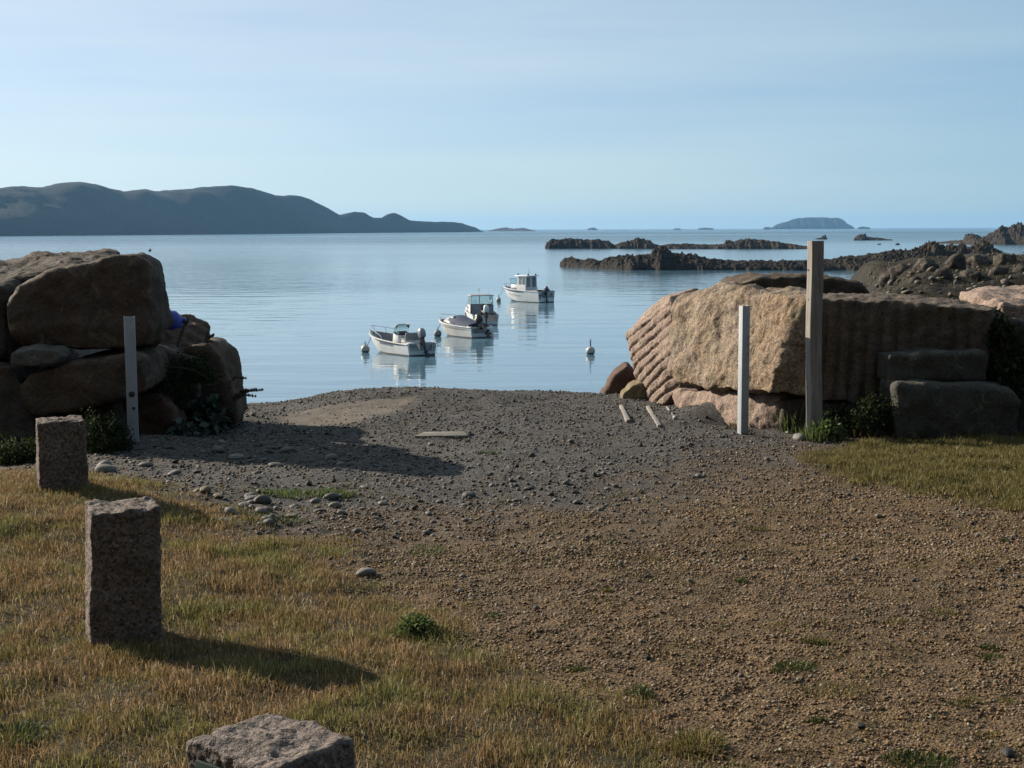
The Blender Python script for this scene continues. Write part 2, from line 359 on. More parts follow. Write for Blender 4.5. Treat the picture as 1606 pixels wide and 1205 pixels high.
def cover(x, y):
    p = xyz(x, y)
    wob = 0.16 * fbm(p, 1.6, 4, 21) + 0.08 * fbm(p, 7, 3, 22)
    l = sstep(-(np.minimum(poly_sd(x, y, LAWN_L), poly_sd(x, y, LAWN_R) * 1.5) + wob), -0.13, 0.13)
    gl = np.array(GREYLINE); o = np.argsort(gl[:, 0]); yl = np.interp(x, gl[o, 0], gl[o, 1])
    g = sstep(y - yl + 0.9 * fbm(p, 0.8, 4, 31) + 0.5 * fbm(p, 3.0, 3, 33), -1.5, 1.7)
    pl = sstep(-(poly_sd(x, y, PALE) + wob * 0.8), -0.12, 0.12)
    bank = np.maximum(sstep(y, 13.4, 13.9) * sstep(x, 2.5, 3.4), sstep(y, 17.5, 18.5))
    return l, g, pl, bank

def graded(a, b, dense_a, dense_b, step, grow=1.035):
    d = list(np.arange(dense_a, dense_b, step)); s = step; v = d[-1]
    while v < b: s = min(s * grow, 6); v += s; d.append(v)
    s = step; v = dense_a; pre = []
    while v > a: s = min(s * grow, 6); v -= s; pre.append(v)
    return np.array(pre[::-1] + d)
gx = graded(-70, 90, -6.5, 7.0, 0.045); gy = graded(-50, 85, 3.6, 17.8, 0.045)
X, Y = np.meshgrid(gx, gy); Z = gz(X.ravel(), Y.ravel()).reshape(X.shape)
gl_, gg_, gp_, gb_ = cover(X.ravel(), Y.ravel())
Zf = Z.ravel() + (1 - gl_) * (1 - gb_) * 0.010 * fbm(xyz(X.ravel(), Y.ravel()), 11, 2, 77)
me = grid_mesh('ground', X, Y, Zf.reshape(X.shape))
for nm, a in (('lawn', gl_), ('grey', gg_), ('pale', gp_), ('bank', gb_)):
    at = me.attributes.new(nm, 'FLOAT', 'POINT'); at.data.foreach_set('value', a.astype(np.float32))
def mat_ground():
    t = NT('ground_cover'); c = t.coords()
    v1 = t.voro(c, 85, out='Color'); s1 = t.new('ShaderNodeSeparateColor'); t.link(v1, s1.inputs[0])
    d1 = t.voro(c, 85); v2 = t.voro(c, 200, out='Color'); s2 = t.new('ShaderNodeSeparateColor'); t.link(v2, s2.inputs[0]); d2 = t.voro(c, 200)
    br = t.ramp(s1.outputs[0], [(0, (0.0368, 0.0247, 0.0146)), (0.3, (0.0739, 0.0483, 0.0253)), (0.7, (0.1233, 0.0788, 0.0398)), (1, (0.1724, 0.1184, 0.0643))])
    gr = t.ramp(s1.outputs[1], [(0, (0.0260, 0.0253, 0.0262)), (0.5, (0.0539, 0.0513, 0.0504)), (0.85, (0.0845, 0.0806, 0.0754)), (1, (0.1328, 0.1329, 0.1325))])
    big = t.noise(c, 0.7, 5, 0.6); mid = t.noise(c, 4, 5, 0.6)
    col = t.mix(t.attr('grey'), br, gr)
    col = t.mix(1.0, col, t.ramp(mid, [(0.3, 0.72), (0.7, 1.18)]), 'MULTIPLY')
    col = t.mix(t.math('MULTIPLY', t.ramp(big, [(0.5, 0.0), (0.7, 1.0)]), 0.45), col, (0.0348, 0.0289, 0.0207))
    col = t.mix(t.math('MULTIPLY', t.attr('pale'), t.ramp(mid, [(0.3, 0.5), (0.6, 1.0)])), col, (0.1347, 0.1162, 0.0955))
    soil = t.mix(t.ramp(mid, [(0.35, 0.0), (0.65, 1.0)]), (0.0244, 0.0207, 0.0096), (0.0451, 0.0348, 0.0163))
    col = t.mix(t.attr('lawn'), col, soil)
    bk = t.mix(t.ramp(t.noise(c, 0.75, 8, 0.75), [(0.44, 0.0), (0.55, 1.0)]), (0.0120, 0.0106, 0.0060), t.mix(t.ramp(s2.outputs[0], [(0.6, 0.0), (1, 1.0)]), (0.0212, 0.0179, 0.0127), (0.0393, 0.0343, 0.0268)))
    col = t.mix(t.attr('bank'), col, bk)
    n = t.bump(mid, 0.35, 0.05); n = t.bump(t.ramp(d1, [(0, 1.0), (0.6, 0.0)]), 0.7, 0.012, n); n = t.bump(t.ramp(d2, [(0, 1.0), (0.6, 0.0)]), 0.5, 0.005, n)
    return t.out(col, 0.9, n, 0.2)
g = link_mesh('ground', me, mat_ground()); tag(g, kind='structure')

# ------------------------------------------------------------------ sea
def mat_sea():
    t = NT('sea_water'); c = t.coords()
    # wind patches: ruffled far bands, glassy near the boats
    w = t.noise(t.mapping(c, (0.0009, 0.0042, 1)), 1.0, 4, 0.55, 0.3)
    sep = t.new('ShaderNodeSeparateXYZ'); t.link(c, sep.inputs[0])
    far = t.new('ShaderNodeMapRange'); far.inputs['From Min'].default_value = 420; far.inputs['From Max'].default_value = 900; t.link(sep.outputs[1], far.inputs['Value'])
    wind = t.math('ADD', t.math('MULTIPLY', t.ramp(w, [(0.46, 0.0), (0.60, 1.0)]), 0.10), t.math('MULTIPLY', far.outputs[0], t.ramp(w, [(0.33, 0.35), (0.62, 1.0)])))
    p1 = t.noise(t.mapping(c, (0.10, 0.34, 1), (0, 0, 0.12)), 1.0, 2, 0.5)
    p2 = t.noise(t.mapping(c, (0.9, 2.0, 1), (0, 0, -0.2)), 1.0, 4, 0.55)
    p3 = t.noise(t.mapping(c, (0.16, 0.4, 1), (0, 0, 0.3)), 1.0, 3, 0.6)
    b1 = t.bump(p1, 0.6, 0.11)
    b2n = t.new('ShaderNodeBump'); b2n.inputs['Distance'].default_value = 0.05; t.link(p2, b2n.inputs['Height']); t.link(b1, b2n.inputs['Normal'])
    t.link(t.math('ADD', 0.16, t.math('MULTIPLY', wind, 0.5)), b2n.inputs['Strength'])
    b3n = t.new('ShaderNodeBump'); b3n.inputs['Distance'].default_value = 3.0; t.link(p3, b3n.inputs['Height']); t.link(b2n.outputs[0], b3n.inputs['Normal'])
    t.link(wind, b3n.inputs['Strength'])
    t.b.inputs['IOR'].default_value = 1.36
    b0 = t.new('ShaderNodeMapRange', interpolation_type='SMOOTHSTEP'); b0.inputs['From Min'].default_value = 850; b0.inputs['From Max'].default_value = 1250; t.link(sep.outputs[1], b0.inputs['Value'])
    b1_ = t.new('ShaderNodeMapRange', interpolation_type='SMOOTHSTEP'); b1_.inputs['From Min'].default_value = 2400; b1_.inputs['From Max'].default_value = 3600; t.link(sep.outputs[1], b1_.inputs['Value'])
    chop = t.math('MULTIPLY', t.math('MULTIPLY', b0.outputs[0], t.math('SUBTRACT', 1.0, b1_.outputs[0])), t.ramp(t.noise(t.mapping(c, (0.0005, 0.004, 1)), 1.0, 3), [(0.35, 0.55), (0.6, 1.0)]))
    t.link(t.math('SUBTRACT', 0.5, t.math('MULTIPLY', chop, 0.36)), t.b.inputs['Specular IOR Level'])
    dist_r = t.new('ShaderNodeMapRange'); dist_r.inputs['From Min'].default_value = 60; dist_r.inputs['From Max'].default_value = 420; dist_r.inputs['To Min'].default_value = 0.045; dist_r.inputs['To Max'].default_value = 0.13; t.link(sep.outputs[1], dist_r.inputs['Value'])
    rough = t.math('ADD', dist_r.outputs[0], t.math('MULTIPLY', wind, 0.15))
    return t.out(t.mix(t.ramp(w, [(0.3, 0.0), (0.6, 1.0)]), (0.080, 0.152, 0.205), (0.060, 0.128, 0.182)), rough, b3n.outputs[0], 0.5)
sx = np.array([-12000, -6000, -3000, -1200, -500, -200, -60, 0, 60, 200, 500, 1200, 3000, 6000, 12000.0]); sy = np.array([-60, 0, 60, 150, 300, 600, 1200, 2400, 4800, 8000, 12000.0])
X, Y = np.meshgrid(sx, sy)
tag(link_mesh('sea', grid_mesh('sea', X, Y, X * 0), mat_sea()), kind='structure')

# ------------------------------------------------------------------ far land: headland, islands, reefs
def mat_hill(name, a, b, rock):
    t = NT(name); c = t.coords(); n = t.noise(c, 0.012, 6, 0.6); n2 = t.noise(c, 0.09, 5, 0.65)
    col = t.mix(t.ramp(n, [(0.38, 0.0), (0.62, 1.0)]), a, b); col = t.mix(t.ramp(n2, [(0.5, 0.0), (0.72, 0.8)]), col, rock)
    return t.out(col, 0.95, t.bump(n2, 1.0, 3.0), 0.1)
hill_prof = [(-500, 330), (-300, 308), (-150, 300), (-40, 299), (0, 297), (45, 294), (75, 296), (100, 291), (135, 288), (165, 290), (200, 299), (235, 296), (255, 300), (290, 298), (330, 295), (370, 295), (405, 300), (425, 305), (465, 310), (490, 315), (515, 326), (535, 337), (545, 335), (560, 332), (575, 335), (588, 343), (600, 343), (612, 336), (622, 334), (632, 338), (645, 345), (675, 348), (700, 348), (725, 350), (745, 356), (758, 363)]
def headland():
    ns, nt = 420, 60
    px = np.linspace(-500, 760, ns); d0 = np.interp(px, [-500, 0, 400, 760], [1150, 1640, 2150, 2950])
    pp = np.array(hill_prof, float); ytop = np.interp(px, pp[:, 0], pp[:, 1])
    X = np.zeros((nt, ns)); Y = X.copy(); Z = X.copy()
    hor = 359 - (px - 803) * 0.0039
    depth = np.interp(px, [-500, 500, 560, 760], [620, 420, 160, 90])
    for j in range(nt):
        t = j / (nt - 1); dd = d0 + depth * t
        ridge_t = 0.42; dr = d0 + depth * ridge_t
        htop = np.maximum(6.5 + (hor - ytop) / F_PX * dr, 0.0)
        s = t / ridge_t if t < ridge_t else max(0.0, 1 - (t - ridge_t) / (1 - ridge_t))
        prof = (0.16 * min(1, s * 9) + 0.84 * (math.sin(min(s, 1) * PI / 2) ** 1.15)) if t < ridge_t else s ** 0.7
        X[j] = (px - CX) / F_PX * dd; Y[j] = dd; Z[j] = htop * prof
        if s > 0:
            q = xyz(X[j], Y[j]); Z[j] += prof * (1 - 0.85 * (s if t < ridge_t else 1)) * htop * 0.5 * fbm(q, 0.006, 4, 4) + prof * np.minimum(htop, 12) * 0.07 * fbm(q, 0.05, 4, 8)
        Z[j] = np.where(s <= 0, -2, np.maximum(Z[j], -1))
    Z[0] = -2; Z[-1] = -2
    me = grid_mesh('headland', X, Y, Z)
    tag(link_mesh('headland', me, mat_hill('heath_headland', (0.011, 0.013, 0.009), (0.015, 0.016, 0.011), (0.008, 0.009, 0.008))), kind='structure')
headland()

def reef(name, label, prof, base, width, mat, cat='reef', n=160, lump=1.0, seed=0, group=None, dd=None, rug=1.0):
    n = int(n * 1.5)
    """long low rock mass whose crest follows a list of photo points; a rough height field with its own width"""
    pr = np.array(prof, float); px = np.linspace(pr[0, 0], pr[-1, 0], n)
    if isinstance(base, (int, float)): base = [(pr[0, 0], base), (pr[-1, 0], base)]
    bp = np.array(base, float); by = np.interp(px, bp[:, 0], bp[:, 1]); ytop = np.interp(px, pr[:, 0], pr[:, 1])
    hor = 359 - (px - 803) * 0.0039
    d0 = 6.5 * F_PX / np.maximum(by - hor, 0.3) if dd is None else np.full(n, float(dd))
    nt = max(18, int(n * 0.25)); X = np.zeros((nt, n)); Y = X.copy(); Z = X.copy()
    for j in range(nt):
        t = j / (nt - 1); dj = d0 + width * t; dr = d0 + width * 0.45
        H = np.maximum(6.5 + (hor - ytop) / F_PX * dr, 0.02)
        s = t / 0.45 if t < 0.45 else (1 - t) / 0.55
        X[j] = (px - CX) / F_PX * dj; Y[j] = dj + width * 0.10 * fbm(xyz(X[j], X[j] * 0 + seed), 6.0 / width, 3, seed)
        q = xyz(X[j], Y[j] * 1.0)
        base_h = H * np.clip(s * 2.0, 0, 1) ** 0.5
        cs = lump * 1.15
        q2 = np.stack([X[j], Y[j]], 1)
        dm = np.maximum(domes(q2, cs, seed + 3), 0.75 * domes(q2, cs * 0.45, seed + 9)) + 0.40 * domes(q2, cs * 0.24, seed + 19)
        Z[j] = (base_h * (0.95 - 0.40 * rug + rug * (0.42 * dm + 0.22 * fbm(q, 0.8 / cs, 3, seed))) + rug * 0.12 * dm * lump + 0.22 * rug * np.minimum(H, 1.0 * lump) * fbm(q, 2.6 / cs, 4, seed + 2)) * (1 if s > 0 else 0) - 0.4 * (s < 0.04)
    Z[0] = -1.0; Z[-1] = -1.0; Z[:, 0] = np.minimum(Z[:, 0], -0.3); Z[:, -1] = np.minimum(Z[:, -1], -0.3)
    c = np.array([X.mean(), Y.mean(), 0]); me = grid_mesh(name, X - c[0], Y - c[1], Z, smooth=False)
    o = link_mesh(name, me, mat); o.location = c; tag(o, label, cat, group)
    return o
rg = 'low rock reefs standing in the calm water'
reef('rock_reef', 'long low dark reef with flat crest, leftmost of the far row of reefs', [(855, 388), (858, 382), (866, 377), (880, 377), (893, 375), (905, 377), (925, 377), (940, 378), (955, 380), (965, 386)], 390, 14, M['reef_wet'], lump=1.6, seed=1, group=rg)
reef('rock_reef', 'dark reef with a pointed top, between two longer reefs of the far row', [(961, 387), (972, 383), (985, 379), (995, 378), (1001, 373), (1006, 377), (1018, 379), (1026, 384), (1038, 387)], 390, 16, M['reef'], lump=1.8, seed=2, group=rg)
reef('rock_reef', 'longest reef of the far row, jagged at its right end by the wooden post', [(1030, 387), (1050, 384), (1080, 384), (1110, 385), (1134, 384), (1138, 379), (1150, 380), (1172, 375), (1185, 378), (1205, 379), (1225, 382), (1262, 387), (1290, 390)], 390.3, 18, M['reef'], n=240, lump=1.6, seed=3, group=rg)
reef('rock_reef', 'nearer dark reef with a round boulder hump on its crest, left of the wooden post', [(878, 414), (886, 407), (898, 406), (915, 409), (932, 408), (940, 411), (955, 406), (985, 403), (1005, 402), (1020, 401), (1025, 394), (1035, 391), (1046, 393), (1053, 400), (1078, 400), (1100, 406), (1120, 409), (1160, 411), (1200, 411), (1245, 411), (1300, 410), (1345, 416)], [(878, 418), (935, 421), (990, 423.5), (1100, 423.5), (1260, 424), (1345, 423)], 16, M['reef_wet'], n=380, lump=1.0, seed=4, group=rg)
reef('rock_reef', 'tall brown reef of tumbled boulders behind the pebbly bank', [(1270, 417), (1290, 411), (1320, 406), (1360, 403), (1385, 399), (1400, 396), (1430, 395), (1445, 391), (1456, 385), (1466, 384), (1474, 389), (1490, 390), (1502, 389), (1507, 384), (1511, 392), (1525, 386), (1535, 383), (1548, 386), (1556, 394), (1566, 397), (1580, 406), (1600, 412)], [(1270, 424.5), (1340, 424), (1600, 424)], 26, M['reef'], n=380, lump=1.1, seed=5, group=rg)
reef('rock_reef', 'rugged reef with a stepped peak, far off past the right end of the bank', [(1468, 381), (1490, 379), (1508, 378), (1511, 371), (1520, 368), (1529, 370), (1534, 374), (1545, 371), (1556, 366), (1566, 358), (1578, 357), (1590, 355), (1596, 352), (1602, 358), (1612, 363), (1640, 370), (1690, 381)], [(1468, 382), (1540, 383.5), (1690, 384.5)], 24, M['reef'], n=260, lump=2.0, seed=6, group=rg)
reef('rock_reef', 'small low reef with a square knob, alone in open water right of the wooden post', [(1337, 376), (1344, 369), (1355, 368.5), (1358, 373), (1375, 374), (1398, 377)], 377.2, 20, M['reef_wet'], n=90, lump=2.5, seed=7, group=rg)
rk = 'small rocks breaking the water'
reef('sea_rock', 'tiny dark rock pair just right of the top of the wooden post', [(1277, 375), (1284, 373.5), (1290, 370.5), (1293, 369.5), (1296, 375.5)], 375.6, 9, M['reef_wet'], 'rock', 40, 2, 8, rk)
reef('sea_rock', 'tiny flat rock below the small knobbed reef', [(1374, 383.6), (1377, 382.3), (1380, 383.7)], 383.8, 2, M['reef_wet'], 'rock', 24, 2, 9, rk)
reef('sea_rock', 'dark pebble-like rock in front of the tall brown reef', [(1402, 383.9), (1406, 382), (1410, 383.9)], 384.1, 2, M['reef_wet'], 'rock', 24, 2, 10, rk)
reef('islet', 'chain of low islets off the tip of the headland', [(766, 363), (780, 359.5), (795, 357.5), (808, 360), (822, 358.5), (840, 362.5)], 363.0, 60, M['reef_wet'], 'islet', 120, 6, 11, 'islets near the horizon')
for a, b, y0, lb in ((922, 937, 356.3, 'faint speck of an islet on the horizon above the round-humped reef'), (1055, 1068, 357.0, 'thin dark islet left of the largest horizon island'), (1094, 1118, 356.0, 'low pale islet between the thin dark islet and the largest island'), (1343, 1362, 354.5, 'low islet close to the right end of the largest horizon island'), (1196, 1208, 355.0, 'low islet close to the left end of the largest horizon island')):
    reef('islet', lb, [(a, y0 + 2.8), ((a + b) / 2 - 2, y0 + 1.7), ((a + b) / 2 + 3, y0 + 2.0), (b, y0 + 2.8)], 400, 90, M['reef'], 'islet', 40, 8, int(a) % 50, 'islets near the horizon', dd=5200)
reef('far_island', 'flat topped blue island on the horizon right of the wooden post', [(1208, 358), (1218, 352), (1232, 348.5), (1242, 344.5), (1256, 342), (1270, 341.5), (1290, 342), (1312, 342), (1320, 346), (1326, 351), (1336, 357)], 400, 260, mat_hill('far_island_ground', (0.016, 0.017, 0.014), (0.022, 0.021, 0.017), (0.014, 0.013, 0.012)), 'island', 160, 25, 12, dd=6000, rug=0.3)

# ------------------------------------------------------------------ boulders and cut stones
def finish_rock(name, label, hull_pts, mat, vox=0.026, smooth=2, disp=((1.3, 0.07, 3), (5.0, 0.016, 4), (20.0, 0.006, 2)), seed=0, groove=None, cat='boulder', group=None, ridge=0.04):
    pts = np.array(hull_pts, float); base = np.array([pts[:, 0].mean(), pts[:, 1].mean(), pts[:, 2].min()])
    bm = bmesh.new()
    for p in pts - base: bm.verts.new(p)
    r = bmesh.ops.convex_hull(bm, input=bm.verts)
    bmesh.ops.delete(bm, geom=list({e for e in r['geom_interior'] + r['geom_unused'] if isinstance(e, bmesh.types.BMVert)}), context='VERTS')
    me = bpy.data.meshes.new(name + '_rough'); bm.to_mesh(me); bm.free()
    tmp = bpy.data.objects.new('rough', me); COL.objects.link(tmp)
    md = tmp.modifiers.new('r', 'REMESH'); md.mode = 'VOXEL'; md.voxel_size = vox
    dg = bpy.context.evaluated_depsgraph_get(); m2 = bpy.data.meshes.new_from_object(tmp.evaluated_get(dg))
    bpy.data.objects.remove(tmp); bpy.data.meshes.remove(me)
    bm = bmesh.new(); bm.from_mesh(m2)
    for _ in range(smooth): bmesh.ops.smooth_vert(bm, verts=bm.verts, factor=0.5, use_axis_x=True, use_axis_y=True, use_axis_z=True)
    bm.normal_update(); bm.to_mesh(m2); bm.free()
    n = len(m2.vertices); co = np.zeros(n * 3, np.float32); m2.vertices.foreach_get('co', co); co = co.reshape(-1, 3).astype(float)
    no = np.zeros(n * 3, np.float32); m2.vertices.foreach_get('normal', no); no = no.reshape(-1, 3).astype(float)
    w = co + base; h = np.zeros(n)
    for k, (sc, amp, oc) in enumerate(disp): h += amp * fbm(w, sc, oc, seed * 13 + k * 5)
    if ridge: h += ridge * (ridged(w, 2.2, 3, seed + 40) - 0.4)
    if groove is not None: h += groove(w, no)
    co += no * h[:, None]; m2.vertices.foreach_set('co', co.astype(np.float32).ravel()); m2.update(); m2.shade_smooth(); m2.name = name
    o = link_mesh(name, m2, mat); o.location = base
    return tag(o, label, cat, group)
def outline_pts(outline, d, thick, back=0.8, lift=0.0):
    """front outline at its own depth, and a smaller back outline a real thickness behind it"""
    fr = [P(p[0], p[1], p[2] if len(p) > 2 else d) for p in outline]; c = np.mean(fr, 0); out = list(fr)
    for v in fr:
        b = c + (v - c) * back; b = b + np.array([0, thick, lift]); out.append(b)
        m = c + (v - c) * 1.04 + np.array([0, thick * 0.45, 0]); out.append(m)
    return out
lp = 'boulders of the pile left of the slipway'
def lrock(label, outline, d, thick, mat, seed, cat='boulder', group=lp, **kw):
    d -= 0.65; outline = [(p[0], p[1], p[2] - 0.65) if len(p) > 2 else p for p in outline]
    return finish_rock('boulder', label, outline_pts(outline, d, thick), mat, seed=seed, cat=cat, group=group, **kw)
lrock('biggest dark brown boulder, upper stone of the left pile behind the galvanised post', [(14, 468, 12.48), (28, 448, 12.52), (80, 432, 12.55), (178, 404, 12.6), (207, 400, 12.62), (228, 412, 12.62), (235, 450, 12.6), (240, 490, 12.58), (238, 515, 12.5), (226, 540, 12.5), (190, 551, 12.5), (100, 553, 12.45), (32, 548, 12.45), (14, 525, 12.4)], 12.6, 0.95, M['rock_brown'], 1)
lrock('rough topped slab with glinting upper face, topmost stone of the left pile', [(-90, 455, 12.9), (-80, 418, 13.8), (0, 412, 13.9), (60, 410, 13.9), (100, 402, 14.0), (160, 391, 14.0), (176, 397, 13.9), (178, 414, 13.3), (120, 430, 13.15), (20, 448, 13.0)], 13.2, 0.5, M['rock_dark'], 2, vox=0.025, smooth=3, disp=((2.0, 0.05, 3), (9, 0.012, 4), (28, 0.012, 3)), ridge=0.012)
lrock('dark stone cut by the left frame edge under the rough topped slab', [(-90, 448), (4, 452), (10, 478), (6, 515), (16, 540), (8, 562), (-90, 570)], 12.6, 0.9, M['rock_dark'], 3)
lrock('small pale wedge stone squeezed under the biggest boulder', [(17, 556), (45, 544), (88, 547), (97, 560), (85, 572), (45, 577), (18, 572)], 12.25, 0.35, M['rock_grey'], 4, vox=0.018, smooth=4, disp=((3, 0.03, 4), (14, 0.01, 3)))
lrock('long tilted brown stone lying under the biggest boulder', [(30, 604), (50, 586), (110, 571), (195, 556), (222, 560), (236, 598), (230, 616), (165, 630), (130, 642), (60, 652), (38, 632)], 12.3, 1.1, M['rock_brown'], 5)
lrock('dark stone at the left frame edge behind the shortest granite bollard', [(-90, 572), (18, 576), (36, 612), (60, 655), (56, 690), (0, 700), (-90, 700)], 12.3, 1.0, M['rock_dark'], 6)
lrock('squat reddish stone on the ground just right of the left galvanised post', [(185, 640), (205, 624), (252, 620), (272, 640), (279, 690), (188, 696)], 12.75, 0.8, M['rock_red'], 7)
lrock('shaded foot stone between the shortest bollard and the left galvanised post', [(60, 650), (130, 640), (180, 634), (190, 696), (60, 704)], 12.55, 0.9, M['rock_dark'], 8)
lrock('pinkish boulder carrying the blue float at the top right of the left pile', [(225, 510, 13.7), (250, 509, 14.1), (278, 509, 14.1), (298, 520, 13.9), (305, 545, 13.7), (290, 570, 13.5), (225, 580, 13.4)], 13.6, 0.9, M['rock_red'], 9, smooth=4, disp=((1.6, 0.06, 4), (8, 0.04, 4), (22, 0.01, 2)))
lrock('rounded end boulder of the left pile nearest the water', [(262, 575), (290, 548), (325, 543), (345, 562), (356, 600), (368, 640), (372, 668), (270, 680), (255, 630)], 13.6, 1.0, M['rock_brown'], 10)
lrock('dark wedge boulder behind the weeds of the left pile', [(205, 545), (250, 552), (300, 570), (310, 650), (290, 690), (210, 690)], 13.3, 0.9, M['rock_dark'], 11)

rp = 'stones of the rough granite wall right of the slipway'
def flutes(w, n):
    m = sstep(-n[:, 1], 0.55, 0.85) * sstep(w[:, 0], 2.6, 2.75)
    ph = (w[:, 0] + 0.035 * fbm(w, 1.3, 3, 3)) / 0.125
    s = np.abs(np.sin(ph * PI)) ** 0.8
    return -m * 0.038 * (1 - s) * np.clip(0.9 + 0.8 * fbm(w, 1.8, 2, 12), 0.3, 1.2) + sstep(n[:, 2], 0.5, 0.9) * 0.02 * fbm(w, 9, 3, 6)
blk = [P(1056, 480, 14.75), P(1066, 462, 14.85), P(1092, 452, 14.8), P(1135, 447, 14.35), P(1180, 456, 13.65), P(1236, 464, 12.98), P(1268, 470, 12.83), P(1150, 448, 15.2), P(1290, 462, 14.2),
       P(1044, 578, 14.5), P(1060, 600, 14.3), P(1105, 611, 13.8), P(1170, 612, 13.1), P(1205, 616, 12.72), P(1268, 622, 12.75), P(1090, 600, 15.2), P(1290, 620, 14.0)]
finish_rock('granite_block', 'huge sunlit ochre block at the left end of the right wall', blk, M['rock_ochre'], 0.022, 2, ((1.2, 0.075, 3), (4.5, 0.028, 4), (16, 0.011, 3)), 21, None, 'stone block', rp, ridge=0.045)
flb = [P(1272, 471, 12.78), P(1400, 474, 12.7), P(1556, 486, 12.55), P(1272, 463, 14.1), P(1400, 462, 14.2), P(1575, 476, 14.0), P(1272, 628, 12.85), P(1400, 634, 12.75), P(1552, 645, 12.6), P(1272, 622, 14.0), P(1562, 635, 14.0)]
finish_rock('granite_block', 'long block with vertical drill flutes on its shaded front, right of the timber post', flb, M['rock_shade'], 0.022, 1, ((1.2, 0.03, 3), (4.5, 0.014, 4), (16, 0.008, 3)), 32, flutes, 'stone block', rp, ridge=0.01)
def diag(w, n):
    m = sstep(-n[:, 0], 0.35, 0.6)
    ph = (w[:, 2] * 0.85 + w[:, 1] * 0.52 + 0.022 * fbm(w, 2.0, 3, 4)) / 0.12
    s = np.abs((ph % 1.0) - 0.5) * 2
    return -m * 0.034 * (1 - sstep(s, 0.03, 0.40)) * np.clip(0.9 + 0.8 * fbm(w, 2.4, 2, 19), 0.35, 1.15)
drl = [P(980, 524, 16.35), P(984, 545, 16.35), P(997, 592, 16.15), P(1002, 500, 16.45), P(1020, 480, 16.35), P(1050, 466, 15.65), P(1052, 480, 15.45), P(1060, 560, 15.25), P(1066, 605, 15.10), P(1042, 634, 15.25), P(1020, 634, 15.65), P(1095, 453, 16.15), P(1045, 464, 16.75), P(1100, 600, 16.55), P(1040, 625, 16.75), P(1110, 640, 15.55)]
finish_rock('granite_block', 'grey block with diagonal drill grooves leaning behind the sunlit ochre block', drl, M['rock_pink'], 0.016, 1, ((1.6, 0.025, 3), (9, 0.009, 3), (26, 0.008, 2)), 22, diag, 'stone block', rp, ridge=0.012)
low = [P(1056, 613, 14.5), P(1062, 642, 14.4), P(1100, 616, 14.0), P(1222, 622, 13.0), P(1226, 690, 12.9), P(1150, 675, 13.3), P(1168, 618, 13.35), P(1300, 625, 13.2), P(1300, 690, 13.2), P(1110, 618, 14.8), P(1110, 650, 14.8), P(1250, 622, 14.3)]
finish_rock('granite_block', 'low pinkish foot block under the sunlit ochre block behind the right galvanised post', low, M['rock_pink'], 0.024, 4, ((1.8, 0.04, 4), (8, 0.016, 4), (24, 0.008, 2)), 23, None, 'stone block', rp)
def rrock(label, outline, d, thick, mat, seed, **kw): return finish_rock(kw.pop('name', 'boulder'), label, outline_pts(outline, d, thick), mat, seed=seed, group=rp, **kw)
rrock('dark orange boulder at the water end of the right wall', [(940, 640), (950, 620), (962, 596), (984, 573), (998, 590), (1006, 640)], 16.9, 0.7, M['rock_red'], 24)
rrock('small yellowish stone at the foot of the grooved block', [(972, 640), (976, 618), (990, 604), (1010, 600), (1020, 640)], 15.8, 0.5, M['rock_yellow'], 25, vox=0.02, smooth=6, disp=((2, 0.03, 4), (9, 0.01, 3)))
rrock('broad rounded boulder rising behind the sunlit ochre block', [(1125, 462), (1150, 447), (1190, 438), (1245, 433), (1300, 436), (1345, 445), (1365, 460), (1350, 480), (1140, 480)], 16.2, 1.4, M['rock_brown'], 26, disp=((1.2, 0.05, 4), (6, 0.02, 4)))
rrock('pale topped stone at the right frame edge above the shaded wall', [(1520, 462, 13.9), (1545, 453, 14.2), (1600, 455, 14.2), (1760, 462, 14), (1572, 476, 13.0), (1760, 480, 13), (1760, 560, 13), (1574, 530, 13.0), (1540, 486, 13.5)], 13.4, 0.6, M['rock_pink'], 27, disp=((1.8, 0.05, 3), (7, 0.016, 4), (22, 0.007, 2)))
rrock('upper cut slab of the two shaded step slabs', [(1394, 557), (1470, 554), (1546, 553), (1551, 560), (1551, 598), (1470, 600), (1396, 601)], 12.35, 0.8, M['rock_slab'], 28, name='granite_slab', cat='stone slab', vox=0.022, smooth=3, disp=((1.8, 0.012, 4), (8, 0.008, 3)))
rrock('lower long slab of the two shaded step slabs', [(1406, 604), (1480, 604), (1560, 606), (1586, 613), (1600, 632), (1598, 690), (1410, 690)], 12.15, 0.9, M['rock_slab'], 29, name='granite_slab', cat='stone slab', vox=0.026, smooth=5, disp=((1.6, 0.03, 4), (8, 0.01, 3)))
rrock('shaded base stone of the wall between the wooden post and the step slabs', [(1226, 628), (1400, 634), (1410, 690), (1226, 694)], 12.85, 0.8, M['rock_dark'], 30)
rrock('shaded ivy covered stone at the right frame edge below the pale topped stone', [(1548, 500), (1580, 520), (1780, 520), (1780, 700), (1560, 700)], 12.75, 1.0, M['rock_dark'], 31)

